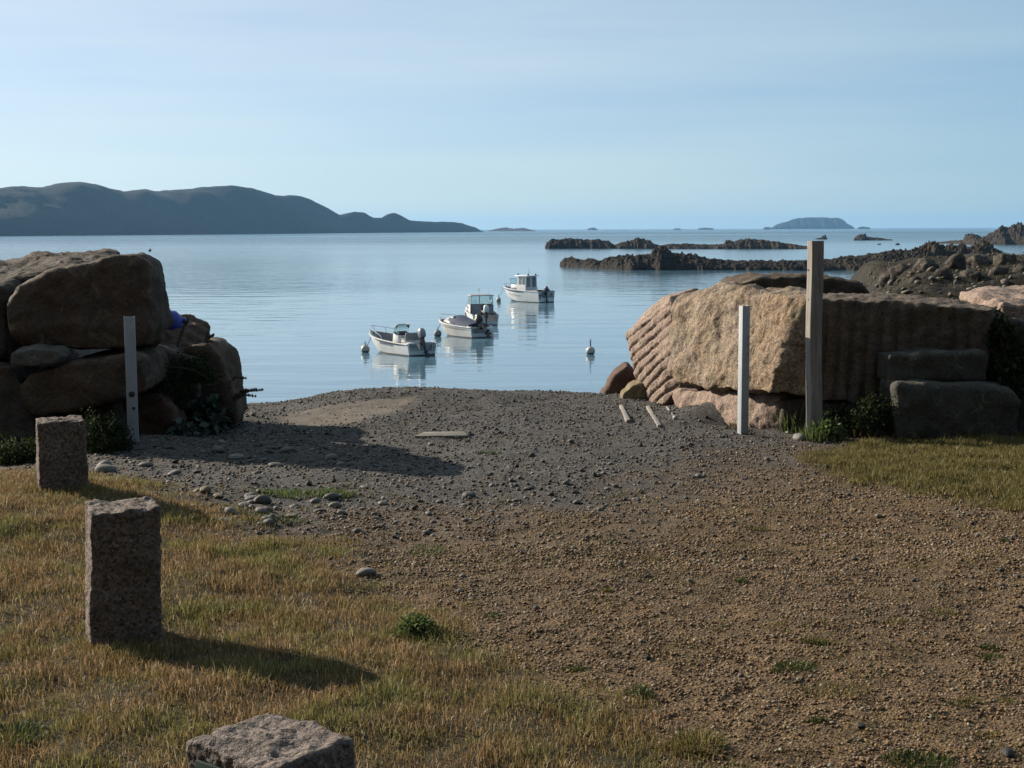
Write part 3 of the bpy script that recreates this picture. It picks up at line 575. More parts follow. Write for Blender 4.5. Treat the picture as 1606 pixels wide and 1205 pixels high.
# ------------------------------------------------------------------ bollards
def bollard(label, px, py, d, w, dp, h, yaw, seed, lean=(0, 0), top_amp=0.02, dish=0.0, taper=0.04):
    b = on_ground(px, py) if d is None else P(px, py, d); x, y = b[0], b[1] + (dp * 0.5 if d is None else 0); z = gz1(x, y)
    pts = []
    for sx in (-1, 1):
        for sy in (-1, 1):
            for k in (0, 1):
                kk = 1 - taper * k; v = Vector((sx * w / 2 * kk, sy * dp / 2 * kk, 0)); v.rotate(Matrix.Rotation(yaw, 3, 'Z'))
                pts.append((x + v.x + lean[0] * k, y + v.y + lean[1] * k, z - 0.12 + k * (h + 0.12)))
    def gr(wd, n):
        up = sstep(n[:, 2], 0.4, 0.85)
        r2 = ((wd[:, 0] - x) ** 2 + (wd[:, 1] - y) ** 2) / (w * 0.5) ** 2
        return up * (top_amp * (fbm(wd, 8, 4, seed + 3) + 0.25 * fbm(wd, 34, 2, seed)) - dish * np.clip(1 - r2, 0, 1)) + (1 - up) * 0.006 * fbm(wd, 7, 4, seed + 7) + 0.005 * fbm(wd, 55, 2, seed + 8)
    return finish_rock('granite_bollard', label, pts, M['bollard'], 0.0095, 1, ((3, 0.006, 3),), seed, gr, 'bollard', 'rough granite bollards in the grass', ridge=0.0)
bollard('upright granite bollard in the dry grass, tallest and whole in view', 178, 1016, None, 0.29, 0.27, 0.575, R(21), 41, (0.02, 0.0))
bollard('shortest granite bollard standing on the grass hump in front of the boulders', 98, 762, 8.45, 0.285, 0.24, 0.425, R(23), 42)
b1 = bollard('granite bollard with a dark plate, only its pitted top in view at the bottom edge', 424, 1158, 3.32, 0.325, 0.285, 0.49, R(-38), 43, top_amp=0.017, dish=0.0)
# plate on the face turned to the lower left
mb = MB(); mb.box((0, 0, 0), (0.16, 0.008, 0.12))
pl = mb.build('plate', M['plate'], b1, bevel=0.002)

# ------------------------------------------------------------------ gate posts
def channel_post(label, px, py, d, yd, yaw, wd, fl, holes, mat):
    b = P(px, py, yd); x, y = b[0], b[1]; z = gz1(x, y); h = height_at(px, d, y) - z
    root = empty('steel_post', (x, y, z), yaw); tag(root, label, 'post', 'galvanised channel posts either side of the slipway')
    t = 0.006
    mb = MB()
    prof = [(-wd / 2, 0), (wd / 2, 0), (wd / 2, fl), (wd / 2 - t, fl), (wd / 2 - t, t), (-wd / 2 + t, t), (-wd / 2 + t, fl), (-wd / 2, fl)]
    mb.loft([[Vector((a, b_, zz)) for a, b_ in prof] for zz in (-0.15, h)])
    mb.build('channel', mat, root, bevel=0.0012)
    for hx, hz, r in holes:
        k = MB(); k.add([(hx + r * math.cos(q * PI / 5), 0, hz + r * math.sin(q * PI / 5)) for q in range(10)] , [])
        k.v = []; k.f = []
        ring = lambda yy, rr: [Vector((hx + rr * math.cos(q * PI / 4), yy, hz + rr * math.sin(q * PI / 4))) for q in range(8)]
        k.loft([ring(0.001, r * 1.15), ring(-0.005, r * 1.15), ring(-0.009, r * 0.7)])
        k.build('bolt_or_hole', M['black'], root)  # dark disc: bolts on the left post, stand-ins for holes on the right
    return root
channel_post('galvanised channel post with two dark bolts, shaded in front of the left boulder pile', 209, 690, 497, 11.3, R(12), 0.085, 0.05, [(0.0, 0.385, 0.022), (0.012, 0.27, 0.011)], M['galv'])
channel_post('galvanised channel post with a column of small holes, beside the sunlit ochre block', 1168, 672, 480, 12.6, R(14), 0.072, 0.085, [(0.02, 0.98, 0.004), (0.02, 0.88, 0.004), (0.02, 0.82, 0.004), (0.02, 0.74, 0.004)], M['galv'])
b = P(1276, 668, 12.35); wz = gz1(b[0], b[1])
mb = MB(); W = 0.112
nz = 24; rings = []
for k in range(nz + 1):
    zz = -0.2 + k * (height_at(1276, 378, b[1]) - wz + 0.2) / nz; bend = 0.006 * math.sin(k * 0.35)
    c = 0.008; q = W / 2
    rings.append([Vector((a + bend, b_, zz)) for a, b_ in ((-q + c, -q), (q - c, -q), (q, -q + c), (q, q - c), (q - c, q), (-q + c, q), (-q, q - c), (-q, -q + c))])
mb.loft(rings)
wp = mb.build('wooden_post', M['wood'], None, True, angle=40); wp.location = (b[0], b[1], wz); wp.rotation_euler = (R(-0.4), R(-0.5), R(13))
tag(wp, 'tall square weathered timber post in front of the fluted granite wall', 'post')
for k in range(5):
    mb = MB(); mb.box((-W / 2 - 0.001, 0.0 if k % 2 else 0.02, 0.45 + 0.26 * k), (0.006, 0.012, 0.012)); mb.build('nail', M['black'], wp)

# small flat pieces on the slip
def slab(name, label, cat, corners, h, mat, group=None):
    pts = [on_ground(*c) for c in corners]; c = np.mean([p[:2] for p in pts], 0); z = gz1(c[0], c[1])
    mb = MB(); n = len(pts)
    mb.loft([[Vector((p[0] - c[0], p[1] - c[1], p[2] - z - 0.05)) for p in pts], [Vector((p[0] - c[0], p[1] - c[1], p[2] - z + h)) for p in pts]])
    o = mb.build(name, mat, None, bevel=0.008); o.location = (c[0], c[1], z); return tag(o, label, cat, group)
slab('concrete_slab', 'thin pale concrete slab set flush in the grey gravel of the slip', 'slab', [(650, 688), (736, 687), (728, 680), (664, 681)], 0.02, M['concrete'])
bt = 'pale battens set in the right edge of the slip'
slab('batten', 'short pale batten set in the slip, furthest left of the three', 'batten', [(971, 640), (976, 639), (989, 663), (982, 664)], 0.03, M['wood'], bt)
slab('batten', 'longest pale batten set in the slip, middle one of three', 'batten', [(1013, 641), (1018, 640), (1038, 671), (1031, 672)], 0.03, M['wood'], bt)
slab('batten', 'faint thin batten set in the slip, nearest the pinkish foot block', 'batten', [(1044, 640), (1047, 640), (1060, 658), (1056, 659)], 0.02, M['wood'], bt)
# blue float
c = P(256, 501, 13.35); mb = MB()
mb.lathe([(0.0, -0.17), (0.06, -0.165), (0.10, -0.13), (0.115, -0.06), (0.118, 0.06), (0.10, 0.13), (0.06, 0.165), (0.03, 0.18), (0.03, 0.21), (0, 0.215)], 20)
bf = mb.build('fishing_float', M['blue'], None, True); bf.location = (c[0], c[1], c[2] - 0.035); bf.rotation_euler = (0, R(84), R(12)); tag(bf, 'bright blue plastic float lying on the pinkish boulder', 'float')

# ------------------------------------------------------------------ boats
def station(L, B, fs, fb, draft, t, rake):
    b = B / 2 * (0.90 + 0.10 * min(1, t / 0.4)) if t < 0.45 else B / 2 * max(0.02, (1 - ((t - 0.45) / 0.55) ** 2.4))
    s = fs + (fb - fs) * t ** 1.7
    k = -draft + (draft + 0.35 * fb) * max(0, (t - 0.45) / 0.55) ** 3
    zc = 0.04 + 0.5 * fb * max(0, (t - 0.3) / 0.7) ** 2.2; c = b * (0.90 - 0.28 * t ** 2)
    xo = lambda z: L * t - rake * (1 - (z - k) / (s - k)) * t ** 5
    return b, s, k, c, zc, xo
def hull(root, L, B, fs, fb, draft, rake, mat, stripe=None, waterline=True, deck=None, floor=0.18, rub=None, cover=0.0, cuddy_deck=None):
    N = 18; out = []; inn = []
    for i in range(N + 1):
        t = i / N; b, s, k, c, zc, xo = station(L, B, fs, fb, draft, t, rake)
        half = [(0.0, k), (c * 0.55, k + (zc - k) * 0.42), (c, zc), (c + (b - c) * 0.45, zc + (s - zc) * 0.33), (c + (b - c) * 0.8, zc + (s - zc) * 0.66), (b, s)]
        ring = [Vector((xo(z), y, z)) for y, z in half[::-1]] + [Vector((xo(z), -y, z)) for y, z in half[1:]]
        out.append(ring)
        bi = max(0.01, b - 0.09); zf = min(floor + 0.35 * fb * t ** 3, s - 0.05)
        hi = [(b - 0.004, s + 0.004), (bi, s + 0.012), (bi * 0.93, zf), (0, zf)]
        inn.append([Vector((xo(z), y, z)) for y, z in hi] + [Vector((xo(z), -y, z)) for y, z in hi[:-1][::-1]])
    mb = MB(); mb.loft(out, closed=False, cap=False)
    m = len(out[0]); mb.f.append(tuple(range(m)))      # transom
    h = mb.build('hull', mat, root, True, angle=28)
    mb = MB(); mb.loft(inn, closed=False, cap=False); n = len(inn[0]); mb.f.append(tuple(range(n)))
    mb.build('inner_deck', deck or M['greydeck'], root, True, angle=28)
    # rubbing strake along the sheer, both sides, across the stern
    path = [o_[0] * 1.0 for o_ in out] ; path2 = [o_[-1] * 1.0 for o_ in out]
    mb = MB(); mb.tube([p + Vector((0, 0.008, -0.02)) for p in path] + [p + Vector((0, -0.008, -0.02)) for p in path2[::-1]], 0.035, 6)
    mb.build('rubbing_strake', rub or mat, root, True)
    if stripe:
        mat_s, z0, z1, ta, tb = stripe
        for sg in (1, -1):
            mb = MB(); rr = []
            for i in range(15):
                t = ta + (tb - ta) * i / 14; b, s, k, c, zc, xo = station(L, B, fs, fb, draft, t, rake)
                def at(fz):
                    z = zc + (s - zc) * fz; return Vector((xo(z), sg * (c + (b - c) * (fz * 1.25 if fz < .66 else .8 + (fz - .66) * .59) + 0.012), z))
                ww = min(1, i / 3, (14 - i) / 5 + 0.15); zm = (z0 + z1) / 2
                rr.append([at(zm - (zm - z0) * ww), at(zm + (z1 - zm) * ww)])
            mb.loft(rr, closed=False, cap=False); mb.build('stripe', mat_s, root)
    if waterline:
        mb = MB(); rr = []
        for i in range(N + 1):
            t = i / N * 0.93; b, s, k, c, zc, xo = station(L, B, fs, fb, draft, t, rake)
            zz = 0.06; yy = c * 1.015 + 0.006 if zc <= zz else c * max(0.02, (zz - k) / (zc - k)) + 0.012
            if k > zz: break
            rr.append([Vector((xo(zz), yy, zz)), Vector((xo(-.05), max(yy - 0.02, 0.01), -0.06)), Vector((xo(-.05), -max(yy - 0.02, 0.01), -0.06)), Vector((xo(zz), -yy, zz))])
        rr = [[r_[0] + Vector((-0.012 if i == 0 else 0, 0, 0)), *[q + Vector((-0.012 if i == 0 else 0, 0, 0)) for q in r_[1:]]] for i, r_ in enumerate(rr)]
        mb.loft(rr, closed=False, cap=False); mb.f.append((0, 1, 2, 3)); mb.build('waterline_band', M['antifoul'], root)
    return lambda t: station(L, B, fs, fb, draft, t, rake)
def sheer_pt(S, t, sg, inset=0.05, up=0.0):
    b, s, k, c, zc, xo = S(t); return Vector((xo(s), sg * max(0.0, b - inset), s + up))
def bow_rail(root, S, t0, t1, h, posts=4):
    mb = MB(); ts = [t0 + (t1 - t0) * i / 8 for i in range(9)]
    path = [sheer_pt(S, t, 1, 0.05, h * min(1, 0.55 + i * 0.2)) for i, t in enumerate(ts)]; path2 = [sheer_pt(S, t, -1, 0.05, h * min(1, 0.55 + i * 0.2)) for i, t in enumerate(ts)]
    mb.tube([sheer_pt(S, t0 - 0.02, 1, 0.05)] + path + path2[::-1] + [sheer_pt(S, t0 - 0.02, -1, 0.05)], 0.017, 6)
    for k in range(posts):
        t = t0 + (t1 - t0) * (k + 1) / posts
        for sg in (1, -1): mb.tube([sheer_pt(S, t - 0.01, sg, 0.05), sheer_pt(S, t, sg, 0.05, h)], 0.014, 6)
    mb.build('bow_rail', M['steel'], root, True)
def outboard(root, x, y, z, tilt, cowl_mat, leg_mat, size=1.0, decal=None):
    o = bpy.data.objects.new('outboard_engine', None)
    def rr(cx, cz, lx, ly, n=14, e=2.8):
        ring = []
        for k in range(n):
            a = 2 * PI * k / n; ca, sa = math.cos(a), math.sin(a)
            ring.append(Vector((cx + lx * math.copysign(abs(ca) ** (2 / e), ca), ly * math.copysign(abs(sa) ** (2 / e), sa), cz)))
        return ring
    leg = MB(); leg.loft([rr(-0.16, 0.28, 0.10, 0.09), rr(-0.16, 0.0, 0.085, 0.07), rr(-0.17, -0.35, 0.08, 0.045), rr(-0.17, -0.5, 0.09, 0.035), rr(-0.18, -0.62, 0.13, 0.03), rr(-0.18, -0.70, 0.14, 0.045), rr(-0.17, -0.78, 0.07, 0.02)])
    leg.box((-0.20, 0, -0.50), (0.36, 0.19, 0.015)); leg.box((-0.03, 0, 0.10), (0.16, 0.20, 0.30))
    rot = Matrix.Rotation(tilt, 4, 'Y'); mt = Matrix.Translation((x, y, z)) @ rot @ Matrix.Scale(size, 4)
    l = leg.build('outboard_engine', leg_mat, root, True); l.data.transform(mt)
    cw = MB(); cw.loft([rr(-0.17, 0.26, 0.15, 0.13), rr(-0.18, 0.32, 0.20, 0.165), rr(-0.19, 0.48, 0.22, 0.175), rr(-0.19, 0.62, 0.205, 0.16), rr(-0.17, 0.72, 0.16, 0.125), rr(-0.15, 0.76, 0.09, 0.07)])
    c = cw.build('cowl', cowl_mat, l, True, angle=50); c.data.transform(mt)
    pr = MB()
    for k in range(3):
        a = k * 2 * PI / 3; d = Vector((0, math.cos(a), math.sin(a))); e = Vector((0.35, -math.sin(a), math.cos(a))).normalized()
        hub = Vector((-0.335, 0, -0.70)); p = [hub + d * 0.03 - e * 0.03, hub + d * 0.10 - e * 0.055, hub + d * 0.14, hub + d * 0.10 + e * 0.055, hub + d * 0.03 + e * 0.03]
        pr.add(p + [q + Vector((0.008, 0, 0)) for q in p], [(0, 1, 2, 3, 4), (9, 8, 7, 6, 5)] + [(i, (i + 1) % 5, (i + 1) % 5 + 5, i + 5) for i in range(5)])
    pr.tube([(-0.28, 0, -0.70), (-0.38, 0, -0.70)], 0.035, 8); p = pr.build('propeller', M['black'], l); p.data.transform(mt)
    if decal:
        dc = MB()
        for sg in (1, -1): dc.box((-0.19, sg * 0.172, 0.52), (0.26, 0.012, 0.10))
        d = dc.build('marking', decal, l); d.data.transform(mt)
    return l
def ladder(root, x, y, z0, z1):
    mb = MB()
    for s in (-0.11, 0.11): mb.tube([(x + 0.06, y + s, z1), (x - 0.05, y + s, z1 - 0.03), (x - 0.06, y + s, z0)], 0.014, 6)
    for k in range(3): mb.tube([(x - 0.06, y - 0.11, z0 + 0.05 + k * 0.2), (x - 0.06, y + 0.11, z0 + 0.05 + k * 0.2)], 0.013, 6)
    mb.build('ladder', M['steel'], root, True)
def boat_root(name, label, px, py, yaw_deg, cat='boat'):
    p = sea_at(px, py); az = math.atan2(p[0], p[1])
    r_ = empty(name, (p[0], p[1], 0), PI / 2 + R(yaw_deg) - az); tag(r_, label, cat, 'small motor boats on their moorings'); return r_
def cleats(root, S, ts, mat):
    for t in ts:
        for sg in (1, -1):
            p = sheer_pt(S, t, sg, 0.05, 0.05); mb = MB(); mb.box(p, (0.13, 0.03, 0.03)); mb.box(p - Vector((0, 0, 0.025)), (0.05, 0.025, 0.04)); mb.build('cleat', mat, root)
def marks(root, S, t0, t1, z, n, h, mat, sides=(1, -1)):
    """unreadable registration figures on the bow"""
    for sg in sides:
        mb = MB()
        for k in range(n):
            t = t0 + (t1 - t0) * k / (n - 1); b, s, kk, c, zc, xo = S(t)
            zz = zc + (s - zc) * z; y = c + (b - c) * min(1, z * 1.22) + 0.012
            mb.box((xo(zz), sg * y, zz), (0.055, 0.012, h * (0.7 + 0.3 * ((k * 7) % 3 == 0)))); mb.box((xo(zz) - 0.03, sg * y, zz + h * 0.3), (0.05, 0.012, h * 0.25))
        mb.build('lettering', mat, root)

# -- boat one: open centre console
r1 = boat_root('motor_boat', 'open white boat with centre console, teal windscreen and silver outboard, nearest the slip', 662, 558, 33)
S = hull(r1, 5.1, 1.95, 0.62, 1.02, 0.22, 0.75, M['white'], (M['navy'], 0.80, 0.90, 0.05, 0.62), True, M['greydeck'], 0.24, M['cream'])
bow_rail(r1, S, 0.50, 0.97, 0.30, 4)
mb = MB(); mb.box((2.05, 0, 0.62), (0.62, 0.74, 0.80), taper=0.84); con = mb.build('console', M['white'], r1, bevel=0.04)
mb = MB(); mb.box((1.88, 0, 1.06), (0.25, 0.60, 0.16), Matrix.Rotation(R(-25), 3, 'Y'), 0.9); mb.build('dashboard', M['black'], con, bevel=0.02)
mb = MB(); mb.tube([(1.66 + 0.0, 0.18 * math.cos(a), 0.98 + 0.18 * math.sin(a)) for a in [k * PI / 8 for k in range(17)]], 0.016, 6); mb.tube([(1.66, 0, 0.98), (1.86, 0, 1.02)], 0.02, 6); mb.tube([(1.66, -0.17, 0.98), (1.66, 0.17, 0.98)], 0.012, 6); mb.build('steering_wheel', M['black'], con, True)
mb = MB(); ws = []
for zz, sc, xo_ in ((1.04, 1.0, 2.26), (1.30, 0.98, 2.20), (1.52, 0.92, 2.12)):
    ws.append([Vector((xo_ - 0.40, 0.39 * sc, zz)), Vector((xo_ - 0.1, 0.38 * sc, zz)), Vector((xo_, 0.28 * sc, zz)), Vector((xo_ + .03, 0, zz)), Vector((xo_, -0.28 * sc, zz)), Vector((xo_ - 0.1, -0.38 * sc, zz)), Vector((xo_ - 0.40, -0.39 * sc, zz))])
mb.loft(ws, closed=False, cap=False); w_ = mb.build('windscreen', M['glass'], con, True)
md = w_.modifiers.new('t', 'SOLIDIFY'); md.thickness = 0.012
mb = MB(); mb.tube(ws[-1], 0.016, 6); mb.build('screen_frame', M['steel'], con, True)
mb = MB(); mb.box((1.05, 0, 0.50), (0.42, 0.95, 0.50)); st = mb.build('helm_seat', M['white'], r1, bevel=0.03)
mb = MB(); mb.box((1.05, 0, 0.79), (0.44, 0.93, 0.09)); mb.box((0.86, 0, 0.98), (0.08, 0.93, 0.34), Matrix.Rotation(R(-8), 3, 'Y')); mb.build('cushion', M['greydeck'], st, bevel=0.025)
mb = MB(); mb.box((0.30, -0.58, 0.46), (0.50, 0.42, 0.44)); mb.build('stern_locker', M['white'], r1, bevel=0.05); mb = MB(); mb.box((0.30, 0.58, 0.46), (0.50, 0.42, 0.44)); mb.build('stern_locker', M['white'], r1, bevel=0.05)
outboard(r1, 0.0, 0.0, 0.62, R(22), M['silver'], M['black'], 1.02)
ladder(r1, 0.0, -0.72, 0.05, 0.62); cleats(r1, S, (0.06, 0.86), M['steel']); marks(r1, S, 0.28, 0.50, 0.72, 7, 0.08, M['navy'])
mb = MB(); mb.tube([sheer_pt(S, 0.2, 1, 0.02, 0.03), Vector((0.25, 0.5, 0.72)), Vector((-0.1, 0.15, 0.95))], 0.014, 6); mb.build('tiller_rod', M['black'], r1, True)

# -- boat two: small cuddy boat with navy cover, black outboard tilted up
r2 = boat_root('motor_boat', 'small cream boat with navy canvas cover and black outboard tilted up', 755, 530, 36)
S = hull(r2, 4.4, 1.75, 0.66, 0.92, 0.2, 0.6, M['cream'], (M['greydeck'], 0.66, 0.80, 0.0, 0.9), True, M['greydeck'], 0.28, M['white'])
bow_rail(r2, S, 0.45, 0.96, 0.34, 3)
mb = MB(); rr_ = []
for x, w, zb, zt in ((3.75, 0.18, 0.82, 0.86), (3.2, 0.42, 0.80, 1.02), (2.6, 0.56, 0.76, 1.16), (2.2, 0.62, 0.74, 1.20)):
    rr_.append([Vector((x, w, zb)), Vector((x, w * 0.82, zt)), Vector((x, 0, zt + 0.04)), Vector((x, -w * 0.82, zt)), Vector((x, -w, zb))])
mb.loft(rr_, closed=False, cap=False); mb.f.append((15, 16, 17, 18, 19)); mb.build('cuddy', M['cream'], r2, True, angle=40)
mb = MB(); rr_ = []
for x, w, zb, zt in ((2.75, 0.50, 1.0, 1.18), (2.2, 0.72, 0.74, 1.24), (1.5, 0.80, 0.70, 1.02), (0.8, 0.80, 0.69, 0.95), (0.35, 0.76, 0.68, 0.86)):
    rr_.append([Vector((x, w, zb)), Vector((x, w * 0.9, zb + (zt - zb) * .6)), Vector((x, w * .4, zt)), Vector((x, 0, zt + 0.03)), Vector((x, -w * .4, zt)), Vector((x, -w * 0.9, zb + (zt - zb) * .6)), Vector((x, -w, zb))])
mb.loft(rr_, closed=False, cap=True); mb.build('canvas_cover', M['darkblue'], r2, True, angle=50)
outboard(r2, -0.02, 0.02, 0.60, R(48), M['black'], M['black'], 1.15, M['yellow'])
cleats(r2, S, (0.08, 0.88), M['steel'])
mb = MB(); mb.box((0.0, -0.55, 0.45), (0.25, 0.45, 0.35)); mb.build('stern_box', M['white'], r2, bevel=0.04)

# -- boat three: cabin cruiser seen from astern
r3 = boat_root('cabin_cruiser', 'white cabin cruiser seen from astern with wide tinted wheelhouse windows, behind the navy covered boat', 762, 510.5, 9, 'boat'); r3.scale = (0.9, 0.9, 0.9)
S = hull(r3, 5.9, 2.2, 0.78, 1.18, 0.28, 0.8, M['white'], None, True, M['greydeck'], 0.3, M['white'])
bow_rail(r3, S, 0.5, 0.97, 0.4, 4)
mb = MB(); rr_ = []
for x, w, zt in ((5.3, 0.25, 1.22), (4.6, 0.62, 1.34), (3.9, 0.85, 1.42), (3.2, 0.93, 1.44)):
    rr_.append([Vector((x, w, 0.95)), Vector((x, w * 0.9, zt - 0.06)), Vector((x, 0, zt)), Vector((x, -w * 0.9, zt - 0.06)), Vector((x, -w, 0.95))])
mb.loft(rr_, closed=False, cap=False); mb.f.append((15, 16, 17, 18, 19)); mb.build('foredeck_cabin', M['white'], r3, True, angle=40)
cab = MB()
for sg in (1, -1):
    cab.box((2.55, sg * 0.88, 1.12), (1.35, 0.05, 0.66))
    for x in (3.2, 2.55, 1.92): cab.tube([(x, sg * 0.87, 1.42), (x - 0.10, sg * 0.80, 2.12)], 0.03, 6)
cab.box((3.2, 0, 1.2), (0.05, 1.7, 0.5))
cb = cab.build('wheelhouse', M['white'], r3)
mb = MB(); mb.box((2.5, 0, 2.16), (1.75, 1.86, 0.07), taper=0.93); mb.build('roof', M['greydeck'], cb, bevel=0.02)
mb = MB(); mb.box((3.13, 0, 1.78), (0.02, 1.6, 0.66), Matrix.Rotation(R(-9), 3, 'Y')); mb.build('windscreen', M['glass'], cb)
mb = MB(); mb.tube([(3.12, 0, 1.42), (3.04, 0, 2.12)], 0.025, 6); mb.build('window_post', M['black'], cb)
for sg in (1, -1):
    mb = MB(); mb.box((2.52, sg * 0.835, 1.77), (1.20, 0.02, 0.62), Matrix.Rotation(R(sg * 5), 3, 'X')); mb.build('side_window', M['glass'], cb)
for y_, w_, h_ in ((0.42, 0.72, 0.80), (-0.46, 0.62, 0.62)): mb = MB(); mb.box((2.0, y_, 0.72 + h_ / 2), (0.12, w_, h_)); mb.box((2.2, y_, 0.76), (0.42, w_ - 0.1, 0.48)); mb.build('helm_seat', M['greydeck'], r3, bevel=0.03)
mb = MB(); mb.tube([(2.6, 0.1, 2.19), (2.6, 0.1, 2.62)], 0.016, 6); mb.tube([(2.6, -0.08, 2.55), (2.6, 0.3, 2.55)], 0.012, 6); mb.lathe([(0.0, 2.60), (0.04, 2.62), (0.04, 2.68), (0, 2.70)], 10, (2.6, 0.1, 0)); mb.build('mast', M['steel'], r3, True)
outboard(r3, 0.0, 0.0, 0.66, R(6), M['white'], M['black'], 1.15)
mb = MB(); mb.lathe([(0.0, -0.28), (0.09, -0.24), (0.10, 0.2), (0.04, 0.27), (0, 0.28)], 12, (3.0, 1.08, 0.62)); mb.build('fender', M['buoy_white'], r3, True)
mb = MB(); mb.box((3.0, 0.915, 1.20), (0.34, 0.015, 0.16)); mb.build('emblem_patch', M['red'], r3)
cleats(r3, S, (0.06, 0.88), M['steel'])

mb = MB(); mb.tube([(2.2, -0.6, 2.19), (2.1, -0.6, 2.9)], 0.008, 5); mb.build('aerial', M['steel'], r3, True)
# -- boat four: fishing boat with wheelhouse
r4 = boat_root('fishing_boat', 'white fishing boat with upright wheelhouse and dark swoosh on its side, furthest out', 857, 474.5, 43)
S = hull(r4, 5.7, 2.25, 0.98, 1.28, 0.3, 0.5, M['white'], (M['navy'], 0.78, 0.90, 0.30, 0.98), True, M['greydeck'], 0.4, M['white'])
bow_rail(r4, S, 0.66, 0.97, 0.28, 3)
wh = MB(); rr_ = []
for zz, k in ((1.0, 1.0), (1.35, 1.0), (2.28, 0.94)):
    x0, x1, w = 2.0, 3.25 - (zz - 1.0) * 0.12, 0.70 * k
    rr_.append([Vector((x0, w, zz)), Vector((x1, w * 0.9, zz)), Vector((x1 + 0.12, w * 0.5, zz)), Vector((x1 + 0.12, -w * 0.5, zz)), Vector((x1, -w * 0.9, zz)), Vector((x0, -w, zz))])
wh.loft(rr_); wo = wh.build('wheelhouse', M['white'], r4, True, angle=25)
for sg in (1, -1):
    for xa in (2.30, 2.80):
        mb = MB(); mb.box((xa, sg * (0.675 if xa < 2.5 else 0.645), 1.85), (0.36, 0.03, 0.58), Matrix.Rotation(R(sg * 2.5), 3, 'X') @ Matrix.Rotation(R(-sg * 3), 3, 'Z')); mb.build('window', M['glass'], wo)
mb = MB(); mb.box((3.27, 0, 1.85), (0.03, 0.58, 0.52), Matrix.Rotation(R(-7), 3, 'Y')); mb.build('windscreen', M['glass'], wo)
for sg in (1, -1):
    mb = MB(); mb.box((1.985, sg * 0.33, 1.75), (0.03, 0.42, 0.86)); mb.build('door', M['greydeck'] if sg > 0 else M['glass'], wo)
mb = MB(); mb.box((2.55, 0, 2.32), (1.75, 1.52, 0.07), taper=0.92); rf = mb.build('roof', M['white'], wo, bevel=0.02)
mb = MB()
for x, y in ((3.2, 0.5), (1.9, 0.45), (1.9, -0.45)): mb = MB(); mb.lathe([(0, 2.36), (0.07, 2.36), (0.08, 2.44), (0.05, 2.50), (0, 2.51)], 10, (x, y, 0)); mb.build('roof_lamp', M['black'], rf, True)
mb = MB(); mb.tube([(2.3, 0, 2.35), (2.3, 0, 2.95)], 0.014, 6); mb.build('aerial', M['black'], rf, True)
mb = MB(); mb.box((3.75, 0, 1.30), (0.9, 1.1, 0.34), taper=0.85); mb.build('cabin_trunk', M['white'], r4, bevel=0.04)
mb = MB(); mb.add([(4.1, .45, 1.46), (4.1, -.45, 1.46), (4.45, -.40, 2.0), (4.45, .40, 2.0), (4.08, .45, 1.46), (4.08, -.45, 1.46), (4.43, -.40, 2.0), (4.43, .40, 2.0)], [(0, 1, 2, 3), (7, 6, 5, 4), (0, 3, 7, 4), (1, 5, 6, 2), (2, 6, 7, 3), (0, 4, 5, 1)])
mb.build('spray_screen', M['glass'], r4)
mb = MB(); mb.tube([(4.1, .46, 1.46), (4.47, .41, 2.02), (4.47, -.41, 2.02), (4.1, -.46, 1.46)], 0.025, 6); mb.build('screen_frame', M['steel'], r4, True)
mb = MB(); mb.box((0.55, 0.5, 0.86), (0.5, 0.35, 0.5)); mb.build('fish_box', M['black'], r4, bevel=0.02); mb = MB(); mb.box((0.45, -0.55, 1.0), (0.3, 0.3, 0.3)); mb.build('fish_box', M['black'], r4, bevel=0.02)
for y_, h_ in ((0.9, 1.45), (0.1, 1.3)): mb = MB(); mb.tube([(0.2, y_, 0.98), (0.17, y_, h_)], 0.012, 6); mb.build('rod_holder', M['black'], r4, True)
outboard(r4, 0.0, 0.15, 0.70, R(4), M['navy'], M['black'], 0.95)
mb = MB(); mb.box((-0.008, 0.75, 0.62), (0.012, 0.3, 0.16)); mb.box((-0.008, 0.75, 0.34), (0.012, 0.18, 0.12)); mb.box((-0.008, -0.6, 0.7), (0.012, 0.2, 0.14)); mb.build('marking', M['navy'], r4)
marks(r4, S, 0.42, 0.72, 0.5, 8, 0.14, M['greydeck']); cleats(r4, S, (0.05, 0.9), M['steel'])

for r_, L_, zb in ((r1, 5.0, 0.9), (r2, 4.3, 0.8), (r3, 5.8, 1.05), (r4, 5.9, 1.1)):
    mb = MB(); mb.tube([(L_ - 0.1, 0, zb), (L_ + 0.10, 0.06, zb * 0.55), (L_ + 0.30, 0.14, zb * 0.18), (L_ + 0.55, 0.22, -0.05)], 0.016, 6); mb.build('mooring_line', M['darkblue'], r_, True)
# ------------------------------------------------------------------ mooring buoys
def buoy(label, px, py, r, mat, pole=0.3):
    p = sea_at(px, py); root = empty('mooring_buoy', (p[0], p[1], 0)); tag(root, label, 'buoy', 'round mooring buoys on the calm water')
    mb = MB(); n = 12; mb.lathe([(r * math.sin(PI * k / n) if 0 < k < n else 0.0, r * 0.72 - r * math.cos(PI * k / n)) for k in range(n + 1)], 20); mb.build('float', mat, root, True)
    mb = MB(); mb.tube([(0, 0, r * 1.66), (0, 0, r * 1.72 + pole * 0.4)], 0.02 + r * 0.05, 8); mb.tube([(0.05 * math.cos(a), 0, r * 1.72 + pole * .4 + 0.05 + 0.05 * math.sin(a)) for a in [k * PI / 6 for k in range(13)]], 0.012, 6); mb.build('eye', M['black'], root, True)
    mb = MB(); mb.lathe([(r * 0.995 * math.sqrt(max(0, 1 - (z_ / r) ** 2)) + 0.006, r * 0.72 + z_) for z_ in (-0.55 * r, -0.35 * r)], 20); mb.build('weed_band', M['antifoul'], root, True)
buoy('white buoy floating just left of the open boat bow', 573, 553, 0.24, M['buoy_white'], 0.2)
